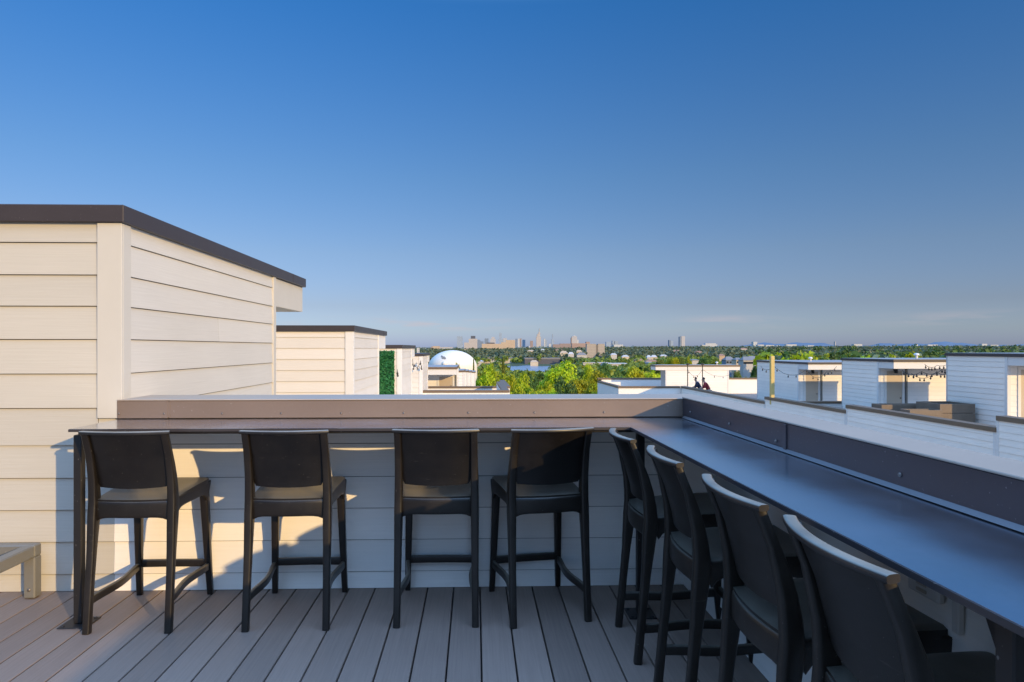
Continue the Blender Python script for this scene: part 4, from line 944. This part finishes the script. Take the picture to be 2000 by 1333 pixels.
# far wood, uncountable
def wood(name,n,D0,D1,px0,px1,mat,nq,hr,rrng,seed,pw=1.0,skip=True):
    r=np.random.default_rng(seed); out=[]; made=0
    while made<n:
        px=r.uniform(px0,px1); D=math.exp(r.uniform(math.log(D0),math.log(D1)))
        if skip and blocked(px,D): continue
        x,y=at(px,D); g=gz(x,y); h=r.uniform(*hr); rad=r.uniform(*rrng)
        mt=maxtop(px,D)
        if zz(mt,D)<g+h: h=zz(mt+r.uniform(.3,3),D)-g
        if h<3: made+=.2; continue
        k=nq; d=r.normal(size=(k,3)); d/=np.linalg.norm(d,axis=1)[:,None]; d[:,2]=abs(d[:,2])*1.0-.25*(d[:,2]<0)
        lump=r.normal(scale=.22,size=(4,3)); li=r.integers(0,4,k)
        P=np.array([x,y,g+h*.5])+(d*r.uniform(.6,1.0,k)[:,None]+lump[li])*np.array([rad,rad,h*.5])
        nr=d+r.normal(scale=.5,size=(k,3)); nr/=np.linalg.norm(nr,axis=1)[:,None]
        u=np.cross(nr,r.normal(size=(k,3))); u/=np.linalg.norm(u,axis=1)[:,None]; v=np.cross(nr,u); s=(rad*.34*r.uniform(.6,1.4,k))[:,None]
        out.append(np.stack([P-u*s,P+v*s*.7,P+u*s,P-v*s*.7],1).reshape(-1,3)); made+=1
    me=mesh_quads(name,np.concatenate(out),mat); o=bpy.data.objects.new(name,me); COL.objects.link(o); return o
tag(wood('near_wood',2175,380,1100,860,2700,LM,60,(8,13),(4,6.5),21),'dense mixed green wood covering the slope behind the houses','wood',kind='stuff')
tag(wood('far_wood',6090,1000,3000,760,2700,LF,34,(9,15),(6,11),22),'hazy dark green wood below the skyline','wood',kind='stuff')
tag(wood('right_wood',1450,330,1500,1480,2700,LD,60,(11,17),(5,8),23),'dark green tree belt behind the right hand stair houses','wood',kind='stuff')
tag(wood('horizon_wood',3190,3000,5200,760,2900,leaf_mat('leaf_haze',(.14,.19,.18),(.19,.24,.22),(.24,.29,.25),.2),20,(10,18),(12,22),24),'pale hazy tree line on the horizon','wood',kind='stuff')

# ================================================================== LIGHT, SKY, CAMERA
sd=Vector((.80,-1.0,.315)).normalized()      # toward the sun
el=math.asin(sd.z); azi=math.atan2(sd.x,sd.y)
L=bpy.data.lights.new('sun','SUN'); L.energy=3.9; L.angle=R(.53); L.color=(1.0,.70,.32)
o=bpy.data.objects.new('sun',L); COL.objects.link(o); o.rotation_euler=(-sd).to_track_quat('-Z','Y').to_euler()
W=bpy.data.worlds.new('World'); SC.world=W; W.use_nodes=True; nt=W.node_tree; bg=nt.nodes['Background']
sky=nt.nodes.new('ShaderNodeTexSky'); sky.sky_type='NISHITA'; sky.sun_disc=False; sky.sun_elevation=el; sky.sun_rotation=azi
sky.altitude=100; sky.air_density=1.0; sky.dust_density=.6; sky.ozone_density=3.0
tc0=nt.nodes.new('ShaderNodeTexCoord'); sp0=nt.nodes.new('ShaderNodeSeparateXYZ'); nt.links.new(tc0.outputs['Generated'],sp0.inputs[0])
cr=nt.nodes.new('ShaderNodeValToRGB'); stops=[(0,(.93,1.13,2.3)),(.025,(.95,1.07,1.72)),(.061,(.89,.87,1.23)),(.137,(.93,.93,1.15)),(.246,(.76,.98,1.25)),(.46,(.37,1.02,1.60)),(.56,(3.6,4.0,4.1)),(.72,(13.2,12.6,12.1)),(1.0,(22.5,20,19))]  # upper sky out of view boosted many times as added fill light
el_=cr.color_ramp.elements
while len(el_)<len(stops): el_.new(.5)
for e,(p,c) in zip(el_,stops): e.position=p; e.color=(c[0]/25,c[1]/25,c[2]/25,1)
nt.links.new(sp0.outputs[2],cr.inputs[0])
mu=nt.nodes.new('ShaderNodeVectorMath'); mu.operation='MULTIPLY'; nt.links.new(sky.outputs[0],mu.inputs[0]); nt.links.new(cr.outputs[0],mu.inputs[1])
mv=nt.nodes.new('ShaderNodeVectorMath'); mv.operation='SCALE'; mv.inputs['Scale'].default_value=25.0; nt.links.new(mu.outputs[0],mv.inputs[0])
# thin cloud streaks low over the horizon
tc=nt.nodes.new('ShaderNodeTexCoord'); sp=nt.nodes.new('ShaderNodeSeparateXYZ'); nt.links.new(tc.outputs['Generated'],sp.inputs[0])
mp=nt.nodes.new('ShaderNodeMapping'); mp.inputs['Scale'].default_value=(7,7,60); nt.links.new(tc.outputs['Generated'],mp.inputs[0])
nz=nt.nodes.new('ShaderNodeTexNoise'); nz.inputs['Scale'].default_value=1.6; nz.inputs['Detail'].default_value=7; nt.links.new(mp.outputs[0],nz.inputs['Vector'])
def wmath(op,a,b=0,c=0):
    nd=nt.nodes.new('ShaderNodeMath'); nd.operation=op
    for k,v in enumerate((a,b,c)):
        if isinstance(v,bpy.types.NodeSocket): nt.links.new(v,nd.inputs[k])
        else: nd.inputs[k].default_value=v
    return nd.outputs[0]
def wrange(v,a,b,c,d):
    nd=nt.nodes.new('ShaderNodeMapRange'); nd.interpolation_type='SMOOTHSTEP'
    for k,q in enumerate((v,a,b,c,d)):
        if isinstance(q,bpy.types.NodeSocket): nt.links.new(q,nd.inputs[k])
        else: nd.inputs[k].default_value=q
    return nd.outputs[0]
band=wmath('MULTIPLY',wrange(sp.outputs[2],.022,.034,0,1),wrange(sp.outputs[2],.038,.050,1,0))
cl=wmath('MULTIPLY',wmath('MULTIPLY',wrange(nz.outputs['Fac'],.44,.66,0,1),band),.55)
mx=nt.nodes.new('ShaderNodeMix'); mx.data_type='RGBA'; ratio=wmath('DIVIDE',sp.outputs[0],wmath('MAXIMUM',sp.outputs[1],.02))
def gauss(c,w): return wmath('POWER',2.718,wmath('MULTIPLY',wmath('POWER',wmath('ABSOLUTE',wmath('DIVIDE',wmath('SUBTRACT',ratio,c),w)),2.0),-1.0))
where=wmath('ADD',wmath('ADD',gauss(-.06,.10),wmath('MULTIPLY',gauss(.39,.07),.7)),wmath('ADD',wmath('MULTIPLY',gauss(-.245,.03),.9),wmath('MULTIPLY',gauss(.75,.12),.4)))
cl=wmath('MULTIPLY',cl,wmath('MINIMUM',where,1.0))
nt.links.new(cl,mx.inputs[0]); nt.links.new(mv.outputs[0],mx.inputs[6]); mx.inputs[7].default_value=(6.2,5.2,5.4,1)
nt.links.new(mx.outputs[2],bg.inputs[0]); bg.inputs[1].default_value=.10
cam=bpy.data.cameras.new('camera'); co=bpy.data.objects.new('camera',cam); COL.objects.link(co); SC.camera=co
co.location=(0,0,EYE); co.rotation_euler=(R(90),0,-TH); cam.sensor_width=36; cam.lens=F/2000*36; cam.shift_x=32/2000; cam.shift_y=13.5/2000; cam.clip_start=.05; cam.clip_end=60000
SC.view_settings.view_transform='Standard'; SC.view_settings.look='None'; SC.view_settings.exposure=0; SC.view_settings.gamma=1
SC.render.resolution_x=1024; SC.render.resolution_y=682
